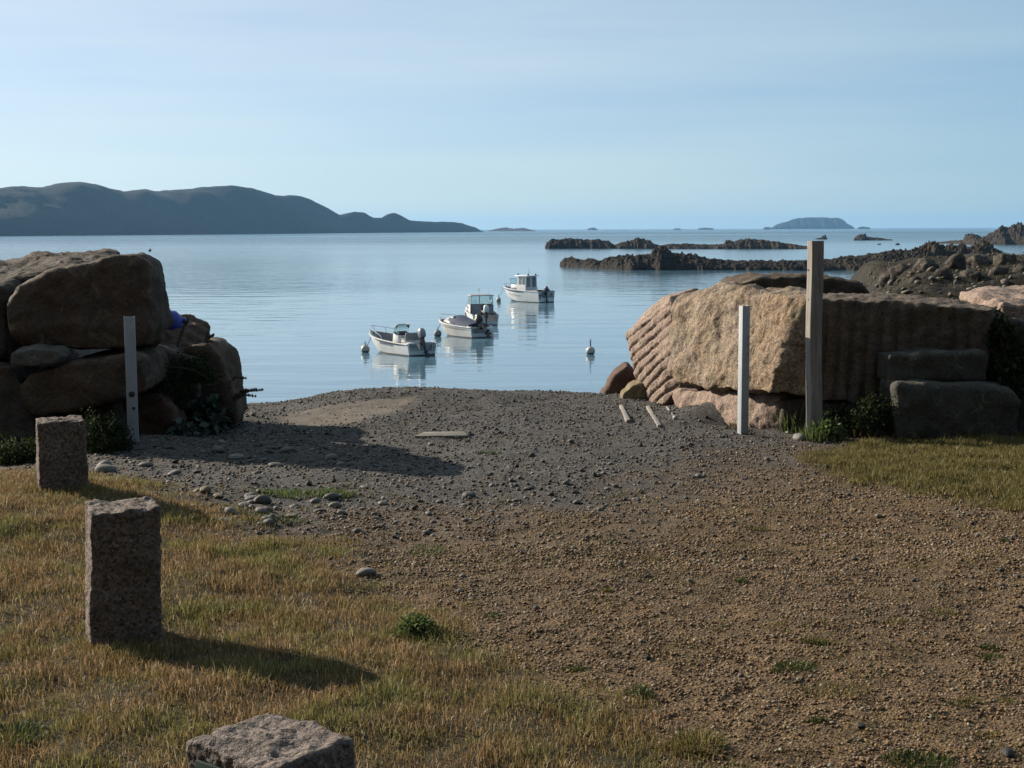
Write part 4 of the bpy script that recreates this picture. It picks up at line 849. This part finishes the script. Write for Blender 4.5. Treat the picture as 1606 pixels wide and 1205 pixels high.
buoy('grey buoy beside the bow of the navy covered boat', 686.5, 528, 0.24, M['buoy_grey'], 0.1)
buoy('small buoy at the bow of the furthest fishing boat', 782, 473, 0.22, M['buoy_white'], 0.4)
buoy('white buoy with a stick on top, alone in front of the grooved block', 926, 556, 0.24, M['buoy_white'], 0.7)
buoy('pale buoy just right of the top of the biggest boulder', 247, 477, 0.19, M['buoy_white'], 0.4)
buoy('tiny far buoy above the biggest boulder', 235, 394.5, 0.5, M['buoy_grey'], 0.2)

# ------------------------------------------------------------------ blades, leaves, stems
def blades_mesh(name, x, y, z, h, w, lean, curve=0.35, seed=0, ang=None):
    rng = np.random.default_rng(seed); n = len(x); a = rng.uniform(0, 2 * PI, n) if ang is None else ang; fa = rng.uniform(0, 2 * PI, n)
    dx, dy = np.cos(a) * lean, np.sin(a) * lean; wx, wy = np.cos(fa) * w / 2, np.sin(fa) * w / 2
    V = np.zeros((n, 5, 3))
    V[:, 0] = np.stack([x - wx, y - wy, z - 0.012], 1); V[:, 1] = np.stack([x + wx, y + wy, z - 0.012], 1)
    mx, my = x + dx * h * curve, y + dy * h * curve; zm = z + h * 0.58
    V[:, 2] = np.stack([mx + wx * .8, my + wy * .8, zm], 1); V[:, 3] = np.stack([mx - wx * .8, my - wy * .8, zm], 1)
    V[:, 4] = np.stack([x + dx * h, y + dy * h, z + h * np.clip(1 - 0.35 * lean ** 2, 0.3, 1)], 1)
    b = np.arange(n)[:, None] * 5
    fl = np.concatenate([b + np.array([[0, 1, 2, 3]]), b + np.array([[3, 2, 4]])], 1).ravel()
    return np_mesh(name, V.reshape(-1, 3), fl, np.tile([4, 3], n))
def lawn(name, poly_sel, n, box, hmin, hmax, w, seed, mat, thr=0.25, dist_pow=0.0):
    rng = np.random.default_rng(seed); x = rng.uniform(box[0], box[1], n * 3); y = rng.uniform(box[2], box[3], n * 3)
    l = sstep(-(poly_sd(x, y, poly_sel) + 0.24 * fbm(xyz(x, y), 1.6, 4, 21) + 0.12 * fbm(xyz(x, y), 7, 3, 22)), -0.30, 0.18)
    keep = rng.uniform(0, 1, len(x)) < l; vis = np.abs(x) < 0.40 * y + 0.9; keep &= vis
    p = xyz(x, y); clump = fbm(p, 3.5, 3, 51); keep &= rng.uniform(-0.9, 0.5, len(x)) < clump + 0.35
    x, y, l, clump = x[keep][:n], y[keep][:n], l[keep][:n], clump[keep][:n]
    h = rng.uniform(hmin, hmax, len(x)) * (0.75 + 0.9 * np.clip(clump + 0.25, 0, 1)) * (0.65 + 0.35 * l); tall = rng.uniform(0, 1, len(x)) > 0.97; h[tall] *= 1.7
    o = link_mesh(name, blades_mesh(name, x, y, gz(x, y), h, rng.uniform(0.6, 1.3, len(x)) * w, rng.uniform(0.1, 0.95, len(x)), seed=seed), mat)
    tag(o, kind='stuff'); return o
lawn('grass', LAWN_L, 170000, (-4.6, 1.4, 3.2, 9.6), 0.016, 0.044, 0.0032, 61, M['grass'])
lawn('grass', LAWN_R, 70000, (2.2, 7.5, 8.6, 13.0), 0.025, 0.06, 0.0055, 62, M['grass_olive'])
# thin dry blades straying into the gravel and along the bank top
def stray(n, seed, box, hm, mat, w=0.0032, mode='gravel'):
    rng = np.random.default_rng(seed); x = rng.uniform(box[0], box[1], n * 4); y = rng.uniform(box[2], box[3], n * 4)
    l, g_, p_, b_ = cover(x, y); c = fbm(xyz(x, y), 1.9, 4, 71)
    keep = ((l < 0.4) & (b_ < 0.3) & (c > 0.22)) if mode == 'gravel' else ((b_ > 0.8) & (c > -0.05))
    keep &= np.abs(x) < 0.42 * y + 0.8; x, y = x[keep][:n], y[keep][:n]
    o = link_mesh('sparse_grass', blades_mesh('sparse_grass', x, y, gz(x, y), rng.uniform(0.5, 1, len(x)) * hm, np.full(len(x), w), rng.uniform(0.2, 1.1, len(x)), seed=seed), mat); tag(o, kind='stuff')
stray(13000, 63, (-2.5, 5.0, 3.8, 9.5), 0.028, M['grass_olive'])
M['bank_grass'] = mat_island_random('bank_grass', [(0.0, (0.0176, 0.0176, 0.0080)), (0.5, (0.0400, 0.0336, 0.0160)), (1.0, (0.0800, 0.0640, 0.0360))], 0.7, 0.2)
stray(34000, 64, (3.2, 20, 13.9, 44), 0.085, M['bank_grass'], 0.009, 'bank')

def tuft(label, px, py, r, h, n, mat, w=0.004, name='grass_tuft', cat='grass tuft', group='grass tufts growing in the gravel', flat=1.0, pos=None, seed=None, lean=(0.1, 1.0)):
    x0, y0, z0 = pos if pos is not None else on_ground(px, py); rng = np.random.default_rng(seed if seed is not None else int(px * 3 + py))
    a = rng.uniform(0, 2 * PI, n); q = np.sqrt(rng.uniform(0, 1, n)) * r; x = q * np.cos(a); y = q * np.sin(a) * flat
    z = gz(x + x0, y + y0) - z0 if pos is None else np.zeros(n)
    hh = h * rng.uniform(0.45, 1, n) * (1 - 0.55 * (q / r) ** 2)
    o = link_mesh(name, blades_mesh(name, x, y, z, hh, rng.uniform(.6, 1.2, n) * w, rng.uniform(lean[0], lean[1], n), seed=int(px), ang=a + rng.normal(0, .5, n)), mat); o.location = (x0, y0, z0)
    return tag(o, label, cat, group)
def leaf_mass(name, n, r, leaf, seed, flat=0.6, droop=0.3):
    """many small folded leaves in an uneven volume"""
    rng = np.random.default_rng(seed); v = rng.normal(0, 1, (n, 3)); v /= np.linalg.norm(v, axis=1)[:, None]; q = rng.uniform(0.25, 1, n) ** 0.5
    lump = 0.8 + 0.55 * fbm(v * 1.0, 2.2, 3, seed); c = v * (q * lump)[:, None] * np.array(r); c[:, 2] = np.abs(c[:, 2])
    d = rng.normal(0, 1, (n, 3)) + v * 0.9; d[:, 2] -= droop; d /= np.linalg.norm(d, axis=1)[:, None]
    s = np.cross(d, rng.normal(0, 1, (n, 3))); s /= np.linalg.norm(s, axis=1)[:, None]; u = np.cross(s, d)
    L = leaf * rng.uniform(0.5, 1.2, n)[:, None]; V = np.zeros((n, 4, 3)); V[:, 0] = c; V[:, 1] = c + d * L * .5 + s * L * .28 + u * L * .1; V[:, 2] = c + d * L; V[:, 3] = c + d * L * .5 - s * L * .28 + u * L * .1
    return np_mesh(name, V.reshape(-1, 3), np.arange(n * 4), np.full(n, 4))
def bush(label, loc, r, n, leaf, mat, seed, name='weed_clump', cat='weed', group='weeds growing among the stones', stems=True):
    root = empty(name, loc); tag(root, label, cat, group)
    link_mesh('foliage', leaf_mass('foliage', n, r, leaf, seed), mat, root)
    if stems:
        rng = random.Random(seed); mb = MB()
        for k in range(7):
            a = rng.uniform(0, 2 * PI); e = Vector((math.cos(a) * r[0] * .7, math.sin(a) * r[1] * .7, r[2] * rng.uniform(.5, .9)))
            mb.tube([(0, 0, -0.03), e * 0.5 + Vector((0, 0, r[2] * .12)), e], 0.007, 5, 0.002)
        mb.build('stem', M['stem'], root)
    return root
def gpos(px, py): x, y, z = on_ground(px, py); return (x, y, z)
# left pile weeds
def wl(px, py, d): p = P(px, py, d - (0.65 if px < 800 else 0)); return (p[0], p[1], p[2])
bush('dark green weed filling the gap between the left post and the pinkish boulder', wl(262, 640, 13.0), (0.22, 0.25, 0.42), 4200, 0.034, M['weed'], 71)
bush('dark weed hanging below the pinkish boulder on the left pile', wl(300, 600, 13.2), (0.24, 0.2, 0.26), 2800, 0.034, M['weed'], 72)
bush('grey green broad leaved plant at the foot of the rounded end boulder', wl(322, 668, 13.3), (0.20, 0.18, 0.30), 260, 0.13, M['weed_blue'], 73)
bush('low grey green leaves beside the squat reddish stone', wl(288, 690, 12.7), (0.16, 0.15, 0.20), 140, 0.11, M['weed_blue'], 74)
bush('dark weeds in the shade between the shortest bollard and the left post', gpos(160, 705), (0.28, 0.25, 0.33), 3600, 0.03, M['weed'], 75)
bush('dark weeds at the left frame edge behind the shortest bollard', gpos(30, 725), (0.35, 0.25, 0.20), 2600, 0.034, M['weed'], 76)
def dry_stem(label, base, tips, r=0.006, group='dry stems sticking out of the left boulder pile', buds=True):
    rng = random.Random(str(label)); root = empty('dry_stem', base); tag(root, label, 'dry plant', group); b = Vector(base); mb = MB(); bd = MB()
    for tip in tips:
        e = Vector(tip) - b; m = e * 0.55 + Vector((rng.uniform(-.02, .02), 0, 0.04)); pts = [Vector((0, 0, 0)), e * 0.28 + Vector((0, 0, .025)), m, e]
        mb.tube(pts, r * 1.1, 6, r * 0.6)
        for k in range(12):
            f = 0.35 + 0.65 * k / 11; q = pts[1].lerp(m, min(1, (f - .28) / .27)) if f < 0.55 else m.lerp(e, (f - .55) / .45)
            bd.lathe([(0, -0.016), (0.011, 0), (0, 0.018)], 5, q + Vector((rng.uniform(-.008, .008), rng.uniform(-.008, .008), 0.004)))
    mb.build('stalk', M['stem'], root, True)
    if buds: bd.build('seed_head', M['stem'], root)
dry_stem('single dark spike leaning right above the pinkish boulder', wl(278, 545, 13.3), [wl(296, 502, 13.3)], 0.010)
dry_stem('thin forked twig on the crest of the rounded end boulder', wl(318, 548, 13.7), [wl(327, 522, 13.7), wl(335, 526, 13.7), wl(333, 537, 13.6)], 0.005)
dry_stem('lone pale stalk reaching right over the water above the lowest seed stalks', wl(355, 604, 13.6), [wl(385, 594, 13.6)], 0.006)
dry_stem('spray of seed stalks low against the water at the right end of the pile', wl(364, 632, 13.6), [wl(362, 608, 13.6), wl(386, 612, 13.6), wl(402, 611, 13.6), wl(413, 612, 13.6), wl(400, 622, 13.6), wl(375, 622, 13.6)], 0.007)
dry_stem('pale bent straw stalks crossing the dark weeds of the left pile', wl(262, 575, 12.9), [wl(318, 548, 12.9), wl(300, 560, 12.9), wl(330, 596, 12.9)], 0.005, buds=False)
# right wall weeds
tuft('tall green grass blades at the foot of the wooden post', 1245, 676, 0.16, 0.42, 60, M['bright_weed'], 0.014, group='weeds growing among the stones', lean=(0.1, 0.7))
tuft('tallest thin grass rising along the lit side of the wooden post', 1262, 672, 0.10, 0.62, 26, M['bright_weed'], 0.011, group='weeds growing among the stones', lean=(0.02, 0.3))
bush('bright leafy weed right of the wooden post where the lawn begins', gpos(1300, 690), (0.17, 0.14, 0.24), 480, 0.055, M['bright_weed'], 78)
tuft('leafy grass clump hiding the very foot of the wooden post', 1278, 690, 0.14, 0.24, 130, M['bright_weed'], 0.012, group='weeds growing among the stones', lean=(0.1, 0.8))
tuft('pale straw tuft beside the bright leafy weed', 1345, 684, 0.16, 0.2, 110, M['straw'], 0.007, group='weeds growing among the stones')
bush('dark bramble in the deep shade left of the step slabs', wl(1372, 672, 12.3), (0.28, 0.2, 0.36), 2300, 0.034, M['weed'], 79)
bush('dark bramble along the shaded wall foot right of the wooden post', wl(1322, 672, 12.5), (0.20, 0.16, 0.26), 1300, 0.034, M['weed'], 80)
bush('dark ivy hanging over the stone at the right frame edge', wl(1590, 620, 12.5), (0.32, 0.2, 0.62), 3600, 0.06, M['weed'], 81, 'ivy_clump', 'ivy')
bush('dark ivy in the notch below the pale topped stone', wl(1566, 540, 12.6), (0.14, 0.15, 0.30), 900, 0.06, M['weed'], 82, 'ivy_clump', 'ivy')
tuft('dry dead leaves lying at the foot of the right galvanised post', 1160, 671, 0.14, 0.08, 60, M['straw'], 0.012, group='weeds growing among the stones')
# weeds of the gravel
r_ = bush('round green weed cushion with bleached top at the lawn edge', gpos(655, 995), (0.105, 0.10, 0.085), 1700, 0.022, M['bright_weed'], 83, group='weeds growing among the stones')
tuft('bright green patch between grey pebbles and brown gravel', 668, 866, 0.11, 0.035, 260, M['bright_weed'])
tuft('bright green grass strip behind the pale pebble cluster', 470, 778, 0.32, 0.06, 700, M['bright_weed'], 0.006, flat=0.5)
tuft('short green grass among the pale pebbles', 415, 815, 0.26, 0.05, 520, M['grass_green'], 0.005, flat=0.6)
tuft('green tuft right of the pale pebble cluster', 530, 777, 0.12, 0.06, 240, M['bright_weed'], 0.006)
tuft('dark green tuft at the left frame edge of the near lawn', 18, 1165, 0.14, 0.06, 500, M['grass_green'])
tuft('yellow green tuft in the gravel at the bottom of the picture, nearest the lawn edge', 1092, 1172, 0.10, 0.07, 420, M['grass_olive'])
tuft('grey green tuft with a dark hollow, above the yellow green tuft', 1002, 1090, 0.055, 0.055, 160, M['grass_green'])
tuft('flat green weed just left of the grey green tuft', 905, 1052, 0.06, 0.03, 180, M['grass_green'], flat=.5)
tuft('short grass growing against the foot of the tallest bollard', 180, 1022, 0.24, 0.06, 420, M['grass'], 0.004, group='grass at the foot of the bollards', flat=.8)
tuft('green grass against the foot of the shortest bollard', 100, 772, 0.26, 0.07, 420, M['grass_olive'], 0.005, group='grass at the foot of the bollards', flat=.8)
tuft('low tuft in the middle of the brown gravel', 1282, 1010, 0.075, 0.035, 200, M['grass_olive'], flat=.5)
tuft('ragged grass patch below the low tuft in the brown gravel', 1245, 1050, 0.10, 0.045, 240, M['grass_green'], flat=.6)
tuft('spreading grass patch right of the ragged one', 1300, 1085, 0.16, 0.035, 260, M['grass_olive'], flat=.6)
tuft('tuft at the bottom frame edge right of the yellow green tuft', 1440, 1203, 0.12, 0.05, 320, M['grass_green'], flat=.7)
tuft('mossy yellow tuft near the right frame edge', 1478, 965, 0.08, 0.03, 220, M['grass_olive'], flat=.6)
tuft('small mossy tuft near the yellow one at the right', 1525, 1102, 0.055, 0.03, 150, M['grass_olive'], flat=.6)
tuft('faint tuft in gravel below the right lawn', 1185, 830, 0.09, 0.03, 150, M['grass_olive'], flat=.5)
tuft('faint flat tuft left in the gravel near the lawn edge', 1025, 880, 0.07, 0.03, 140, M['grass_olive'], flat=.5)
rt = random.Random(21)
for k in range(24):
    px, py = rt.uniform(760, 1590), rt.uniform(850, 1190)
    if px < 1150 and py > 1040: continue
    tuft('small sparse tuft, one of those dotted over the brown gravel', px, py, rt.uniform(.03, .07), rt.uniform(.018, .035), rt.randint(50, 130), rt.choice((M['grass_green'], M['grass_olive'], M['grass_olive'])), group='small sparse tufts dotted over the brown gravel', flat=rt.uniform(.4, .8))
tuft('tiny green weed in the grey gravel of the slip', 765, 712, 0.12, 0.03, 160, M['grass_green'], 0.006, flat=.5)

# ------------------------------------------------------------------ gravel and pebbles
phi = (1 + 5 ** .5) / 2
ICO_V = np.array([(-1, phi, 0), (1, phi, 0), (-1, -phi, 0), (1, -phi, 0), (0, -1, phi), (0, 1, phi), (0, -1, -phi), (0, 1, -phi), (phi, 0, -1), (phi, 0, 1), (-phi, 0, -1), (-phi, 0, 1)]) / math.sqrt(1 + phi * phi)
ICO_F = np.array([(0, 11, 5), (0, 5, 1), (0, 1, 7), (0, 7, 10), (0, 10, 11), (1, 5, 9), (5, 11, 4), (11, 10, 2), (10, 7, 6), (7, 1, 8), (3, 9, 4), (3, 4, 2), (3, 2, 6), (3, 6, 8), (3, 8, 9), (4, 9, 5), (2, 4, 11), (6, 2, 10), (8, 6, 7), (9, 8, 1)])
def stones_mesh(name, x, y, size, seed, zoff=0.15, smooth=False):
    rng = np.random.default_rng(seed); n = len(x); z = gz(x, y)
    a = rng.uniform(0, 2 * PI, n); sc = np.stack([rng.uniform(.8, 1.35, n), rng.uniform(.65, 1.05, n), rng.uniform(.4, .8, n)], 1)
    V = ICO_V[None] * (1 + rng.uniform(-.22, .22, (n, 12, 1))) * sc[:, None] * size[:, None, None] * 0.5
    tilt = rng.normal(0, .35, n); ct, st_ = np.cos(tilt)[:, None], np.sin(tilt)[:, None]
    X1 = V[:, :, 0] * ct - V[:, :, 2] * st_; Z1 = V[:, :, 0] * st_ + V[:, :, 2] * ct
    ca, sa = np.cos(a)[:, None], np.sin(a)[:, None]
    W = np.stack([X1 * ca - V[:, :, 1] * sa + x[:, None], X1 * sa + V[:, :, 1] * ca + y[:, None], Z1 + z[:, None] + size[:, None] * zoff], 2)
    F = (ICO_F[None] + (np.arange(n) * 12)[:, None, None]).reshape(-1)
    return np_mesh(name, W.reshape(-1, 3), F, np.full(n * 20, 3), smooth)
def gravel(name, n, box, smin, smax, seed, mat, sel):
    rng = np.random.default_rng(seed); x = rng.uniform(box[0], box[1], n * 4); y = rng.uniform(box[2], box[3], n * 4)
    k = np.abs(x) < 0.40 * y + 0.7; x, y = x[k], y[k]
    l, g_, p_, b_ = cover(x, y); r_ = rng.uniform(0, 1, len(x)); w = sel(l, g_, p_, b_) * (0.5 + 0.8 * np.clip(0.5 + 1.3 * fbm(xyz(x, y), 1.7, 4, 91), 0, 1)); keep = r_ < w
    x, y = x[keep][:n], y[keep][:n]; s = smin + (smax - smin) * rng.uniform(0, 1, len(x)) ** 4
    tag(link_mesh(name, stones_mesh(name, x, y, s, seed), mat), kind='stuff')
gravel('gravel', 74000, (-2, 5.2, 3.6, 7.5), 0.005, 0.020, 101, M['gravel_brown'], lambda l, g, p, b: (1 - l) * (1 - 0.8 * g) * (1 - b))
gravel('gravel', 46000, (-3.6, 6.2, 7.0, 12.6), 0.007, 0.026, 102, M['gravel_brown'], lambda l, g, p, b: (1 - l) * (1 - 0.9 * g) * (1 - b))
gravel('gravel', 32000, (-4.2, 5, 6.2, 17.0), 0.007, 0.036, 103, M['gravel_grey'], lambda l, g, p, b: (1 - l) * (0.12 + 0.88 * g) * (1 - b) * (1 - 0.8 * p))
gravel('gravel', 420, (-4.2, 5, 3.8, 16.0), 0.030, 0.065, 104, M['gravel_grey'], lambda l, g, p, b: (1 - l) * (0.08 + 0.6 * g) * (1 - b) * (1 - p))
gravel('shore_pebbles', 5200, (3.0, 19, 13.9, 46), 0.02, 0.13, 105, M['shore_pebble'], lambda l, g, p, b: b * (0.15 + 0.85 * (np.random.default_rng(3).uniform(0, 1, len(b)) < 0.5)))
# individual pebbles
def pebble_mesh(seed):
    bm = bmesh.new(); bmesh.ops.create_icosphere(bm, subdivisions=3, radius=0.5); co = np.array([v.co for v in bm.verts]); d = 1 + 0.22 * fbm(co, 1.6, 2, seed) + 0.05 * fbm(co, 5, 2, seed + 5)
    for v, k in zip(bm.verts, d): v.co *= k
    m = bpy.data.meshes.new('pebble'); bm.to_mesh(m); bm.free(); m.shade_smooth(); return m
PB = [pebble_mesh(200 + k) for k in range(4)]
for m_, t_ in zip(PB, ('pebble_pale', 'pebble_pale', 'pebble_buff', 'pebble_dark')): m_.materials.append(M[t_])
def pebble(label, px, py, wpx, k=0, asp=0.55, group=None):
    x, y, z = on_ground(px, py); s = wpx * y / F_PX; o = bpy.data.objects.new('pebble', PB[k]); COL.objects.link(o)
    o.scale = (s, s * random.uniform(.6, .9), s * asp); o.location = (x, y, z + s * asp * 0.28); o.rotation_euler = (random.uniform(-.15, .15), random.uniform(-.15, .15), random.uniform(0, 6.28)); return tag(o, label, 'pebble', group)
pebble('large round pale pebble, biggest of the cluster by the lawn', 413, 790, 28, 0, 0.62, 'pale pebbles beside the lawn')
pebble('buff pebble touching the biggest pale pebble', 420, 803, 18, 2, 0.6, 'pale pebbles beside the lawn')
pebble('smooth pale pebble at the right end of the bright grass strip', 520, 783, 26, 0, 0.5, 'pale pebbles beside the lawn')
pebble('buff rounded stone at the left tip of the pebble cluster', 322, 773, 24, 2, 0.5, 'pale pebbles beside the lawn')
rng = random.Random(5)
for i in range(46):
    px = 300 + 240 * rng.random() ** 0.9; py = 768 + (px - 300) * 0.02 + rng.uniform(-6, 58)
    pebble('rounded pale pebble lying in the loose cluster beside the lawn', px, py, rng.choice((8, 10, 12, 15, 18, 21)), rng.choice((0, 0, 1, 1, 2)), rng.uniform(.35, .6), 'loose pale pebbles of the cluster beside the lawn')
for i in range(48):
    px = rng.uniform(560, 1000); py = rng.uniform(730, 835)
    pebble('scattered grey pebble lying in the grey gravel right of the pebble cluster', px, py, rng.choice((6, 7, 9, 11, 14)), rng.choice((0, 1, 1, 3)), rng.uniform(.35, .6), 'pebbles scattered over the grey gravel')
for i in range(26):
    px = rng.uniform(150, 560); py = rng.uniform(695, 748)
    pebble('shaded grey stone in the shadow of the left boulder pile', px, py, rng.choice((10, 14, 18, 24, 32)), rng.choice((0, 1, 3)), rng.uniform(.25, .5), 'stones in the shadow of the left boulder pile')
for (px, py, w, k, lb) in ((1580, 1185, 26, 3, 'dark bluish pebble at the lower right corner of the gravel'), (1350, 1142, 16, 3, 'dark pebble in the gravel between two grass patches'), (1472, 923, 12, 3, 'small dark brown clod in the gravel at the right'), (735, 780, 22, 0, 'flat pale pebble in the grey gravel left of the middle'), (905, 790, 16, 0, 'pale pebble in the grey gravel near the middle'), (600, 793, 16, 0, 'pale pebble just right of the pebble cluster'), (725, 905, 12, 0, 'white flat pebble alone in the brown gravel'), (575, 905, 34, 1, 'flat grey stone half buried at the lawn edge'), (1378, 812, 14, 1, 'pale pebble in the brown gravel below the right lawn'), (1095, 748, 12, 0, 'small pale pebble where grey gravel meets brown'), (165, 742, 34, 1, 'large grey stone just right of the shortest bollard'), (1252, 690, 26, 0, 'pale stone at the foot of the wooden post'), (1275, 684, 16, 0, 'smaller pale stone beside the one at the wooden post')):
    pebble(lb, px, py, w, k, 0.5)

rb = random.Random(12)
for k, (px, py, w) in enumerate(((1400, 447, 14), (1430, 432, 10), (1462, 440, 12), (1418, 456, 11), (1378, 452, 13), (1395, 462, 10), (1475, 462, 9), (1490, 468, 10), (1455, 424, 9), (1512, 430, 10), (1540, 436, 9), (1560, 424, 8), (1585, 440, 11), (1445, 462, 8), (1530, 452, 9), (1575, 452, 8), (1498, 446, 8), (1352, 460, 12))):
    v = ray(px, py); ts = np.linspace(13.9, 48, 500); pts = EYE + np.outer(ts, v) / v[1]; hit = pts[:, 2] <= gz(pts[:, 0], pts[:, 1])
    if not hit.any(): continue
    q = pts[int(np.argmax(hit))]; sz = w * q[1] / F_PX
    o = bpy.data.objects.new('bank_stone', PB[(0, 2, 1)[k % 3]]); COL.objects.link(o); o.location = (q[0], q[1], gz1(q[0], q[1]) + sz * 0.18); o.scale = (sz, sz * rb.uniform(.6, .9), sz * rb.uniform(.5, .7)); o.rotation_euler = (rb.uniform(-.3, .3), rb.uniform(-.3, .3), rb.uniform(0, 6))
    tag(o, 'pale loose stone lying on the dark pebbly bank behind the right wall', 'stone', 'pale stones on the bank behind the right wall')
for k, (px, py, wpx, hpx) in enumerate(((1412, 428, 40, 16), (1452, 422, 52, 24), (1498, 420, 48, 26), (1538, 418, 56, 24), (1580, 414, 46, 18), (1475, 434, 38, 14), (1522, 434, 42, 13), (1566, 430, 38, 12), (1436, 440, 30, 10), (1600, 424, 34, 12), (1392, 440, 30, 10))):
    v = ray(px, py); ts = np.linspace(15, 60, 700); pts = EYE + np.outer(ts, v) / v[1]; hit = pts[:, 2] <= gz(pts[:, 0], pts[:, 1])
    q = pts[int(np.argmax(hit))] if hit.any() else P(px, py, 34.0)
    a, b_ = 0.8 * wpx * q[1] / F_PX, 0.72 * hpx * q[1] / F_PX; zz = gz1(q[0], q[1]); rr = random.Random(k + 70)
    hull_p = [(q[0] + a * 0.5 * math.cos(t_) * rr.uniform(.75, 1.1), q[1] + a * 0.42 * math.sin(t_) * rr.uniform(.7, 1.1), zz + hz_) for t_ in [i_ * 0.785 for i_ in range(8)] for hz_ in (-0.25, b_ * rr.uniform(.25, .6))] + [(q[0] + rr.uniform(-.25, .25) * a, q[1] + rr.uniform(-.2, .2) * a, zz + b_ * rr.uniform(.85, 1.05)) for _ in range(3)]
    finish_rock('outcrop_rock', 'rugged dark brown rock of the outcrop on the bank behind the right wall', hull_p, M['rock_outcrop'], 0.045, 1, ((1.8, 0.10, 3), (5, 0.05, 4), (14, 0.02, 2)), 90 + k, None, 'rock', 'rugged rocks of the outcrop on the bank', ridge=0.07)
# plate location on the near bollard's lower-left face, in the bollard's own frame
yaw = R(-38); n = Vector((math.sin(yaw), -math.cos(yaw), 0)); tdir = Vector((math.cos(yaw), math.sin(yaw), 0))
bx = P(424, 1158, 3.32)
pl.location = Vector((bx[0] - b1.location.x, bx[1] - b1.location.y, 0.12 + 0.49 - 0.09)) + n * 0.148 - tdir * 0.02
pl.rotation_euler = (0, 0, yaw)

# ------------------------------------------------------------------ air, sky and sun
SKY_TINT = (0.77, 0.91, 1.08, 1); VEIL_FAR = (4.1, 5.85, 6.7, 1); VEIL_SUN = (9.2, 9.7, 9.0, 1); VEIL0, VEIL1 = 0.45, 0.72; SKY_STRENGTH = 0.055
SUN_EL = R(25.5); to_sun = Vector((-0.845, 0.535, 0)).normalized(); az = math.atan2(to_sun.x, to_sun.y)
sun_dir = Vector((to_sun.x * math.cos(SUN_EL), to_sun.y * math.cos(SUN_EL), math.sin(SUN_EL)))
sl = bpy.data.lights.new('sun', 'SUN'); sl.energy = 5.0; sl.angle = R(0.5); sl.color = (1.0, 0.87, 0.70)
so = bpy.data.objects.new('sun', sl); COL.objects.link(so); so.rotation_euler = sun_dir.to_track_quat('Z', 'Y').to_euler(); so.location = (-20, 20, 30)
mb = MB(); mb.box((0, 5800, 42), (25000, 12700, 96))
hz = mb.build('haze', None); tag(hz, kind='stuff')
hm = bpy.data.materials.new('thin_haze'); hm.use_nodes = True; nt = hm.node_tree; nt.nodes.clear()
pv = nt.nodes.new('ShaderNodeVolumePrincipled'); mo = nt.nodes.new('ShaderNodeOutputMaterial'); pv.inputs['Density'].default_value = 0.000075; pv.inputs['Color'].default_value = (0.27, 0.57, 0.96, 1); pv.inputs['Anisotropy'].default_value = 0.2
nt.links.new(pv.outputs[0], mo.inputs['Volume']); hz.data.materials.append(hm)

w = bpy.data.worlds.new('World'); scene.world = w; w.use_nodes = True; nt = w.node_tree; bg = nt.nodes['Background']
sky = nt.nodes.new('ShaderNodeTexSky'); sky.sky_type = 'NISHITA'; sky.sun_disc = False; sky.sun_elevation = SUN_EL; sky.sun_rotation = az; sky.altitude = 0; sky.air_density = 0.8; sky.dust_density = 0.2; sky.ozone_density = 4.0
tc = nt.nodes.new('ShaderNodeTexCoord'); mp = nt.nodes.new('ShaderNodeMapping'); mp.inputs['Scale'].default_value = (1.2, 1.2, 14); mp.inputs['Rotation'].default_value = (0.05, 0.04, 0.4)
nz_ = nt.nodes.new('ShaderNodeTexNoise'); nz_.inputs['Scale'].default_value = 1.6; nz_.inputs['Detail'].default_value = 5; nz_.inputs['Roughness'].default_value = 0.5
rp_ = nt.nodes.new('ShaderNodeValToRGB'); rp_.color_ramp.elements[0].position = 0.35; rp_.color_ramp.elements[0].color = (VEIL0,) * 3 + (1,); rp_.color_ramp.elements[1].position = 0.72; rp_.color_ramp.elements[1].color = (VEIL1,) * 3 + (1,)
tn = nt.nodes.new('ShaderNodeMix'); tn.data_type = 'RGBA'; tn.blend_type = 'MULTIPLY'; tn.inputs[0].default_value = 1.0; tn.inputs[7].default_value = SKY_TINT
mx = nt.nodes.new('ShaderNodeMix'); mx.data_type = 'RGBA'
dt = nt.nodes.new('ShaderNodeVectorMath'); dt.operation = 'DOT_PRODUCT'; dt.inputs[1].default_value = sun_dir; nt.links.new(tc.outputs['Generated'], dt.inputs[0])
mr = nt.nodes.new('ShaderNodeMapRange'); mr.inputs['From Min'].default_value = 0.2; mr.inputs['From Max'].default_value = 0.85; nt.links.new(dt.outputs['Value'], mr.inputs['Value'])
vl = nt.nodes.new('ShaderNodeMix'); vl.data_type = 'RGBA'; vl.inputs[6].default_value = VEIL_FAR; vl.inputs[7].default_value = VEIL_SUN; nt.links.new(mr.outputs[0], vl.inputs[0]); nt.links.new(vl.outputs[2], mx.inputs[7])
for a_, b_ in ((tc.outputs['Generated'], mp.inputs[0]), (mp.outputs[0], nz_.inputs['Vector']), (nz_.outputs['Fac'], rp_.inputs[0]), (rp_.outputs[0], mx.inputs[0]), (sky.outputs[0], tn.inputs[6]), (tn.outputs[2], mx.inputs[6]), (mx.outputs[2], bg.inputs[0])): nt.links.new(a_, b_)
bg.inputs[1].default_value = SKY_STRENGTH

scene.view_settings.view_transform = 'Standard'; scene.view_settings.look = 'None'; scene.view_settings.gamma = 1; scene.view_settings.exposure = 0.95; scene.view_settings.use_curve_mapping = False
scene.cycles.max_bounces = 8; scene.cycles.volume_bounces = 0; scene.cycles.use_denoising = True; scene.cycles.caustics_reflective = False; scene.cycles.caustics_refractive = False
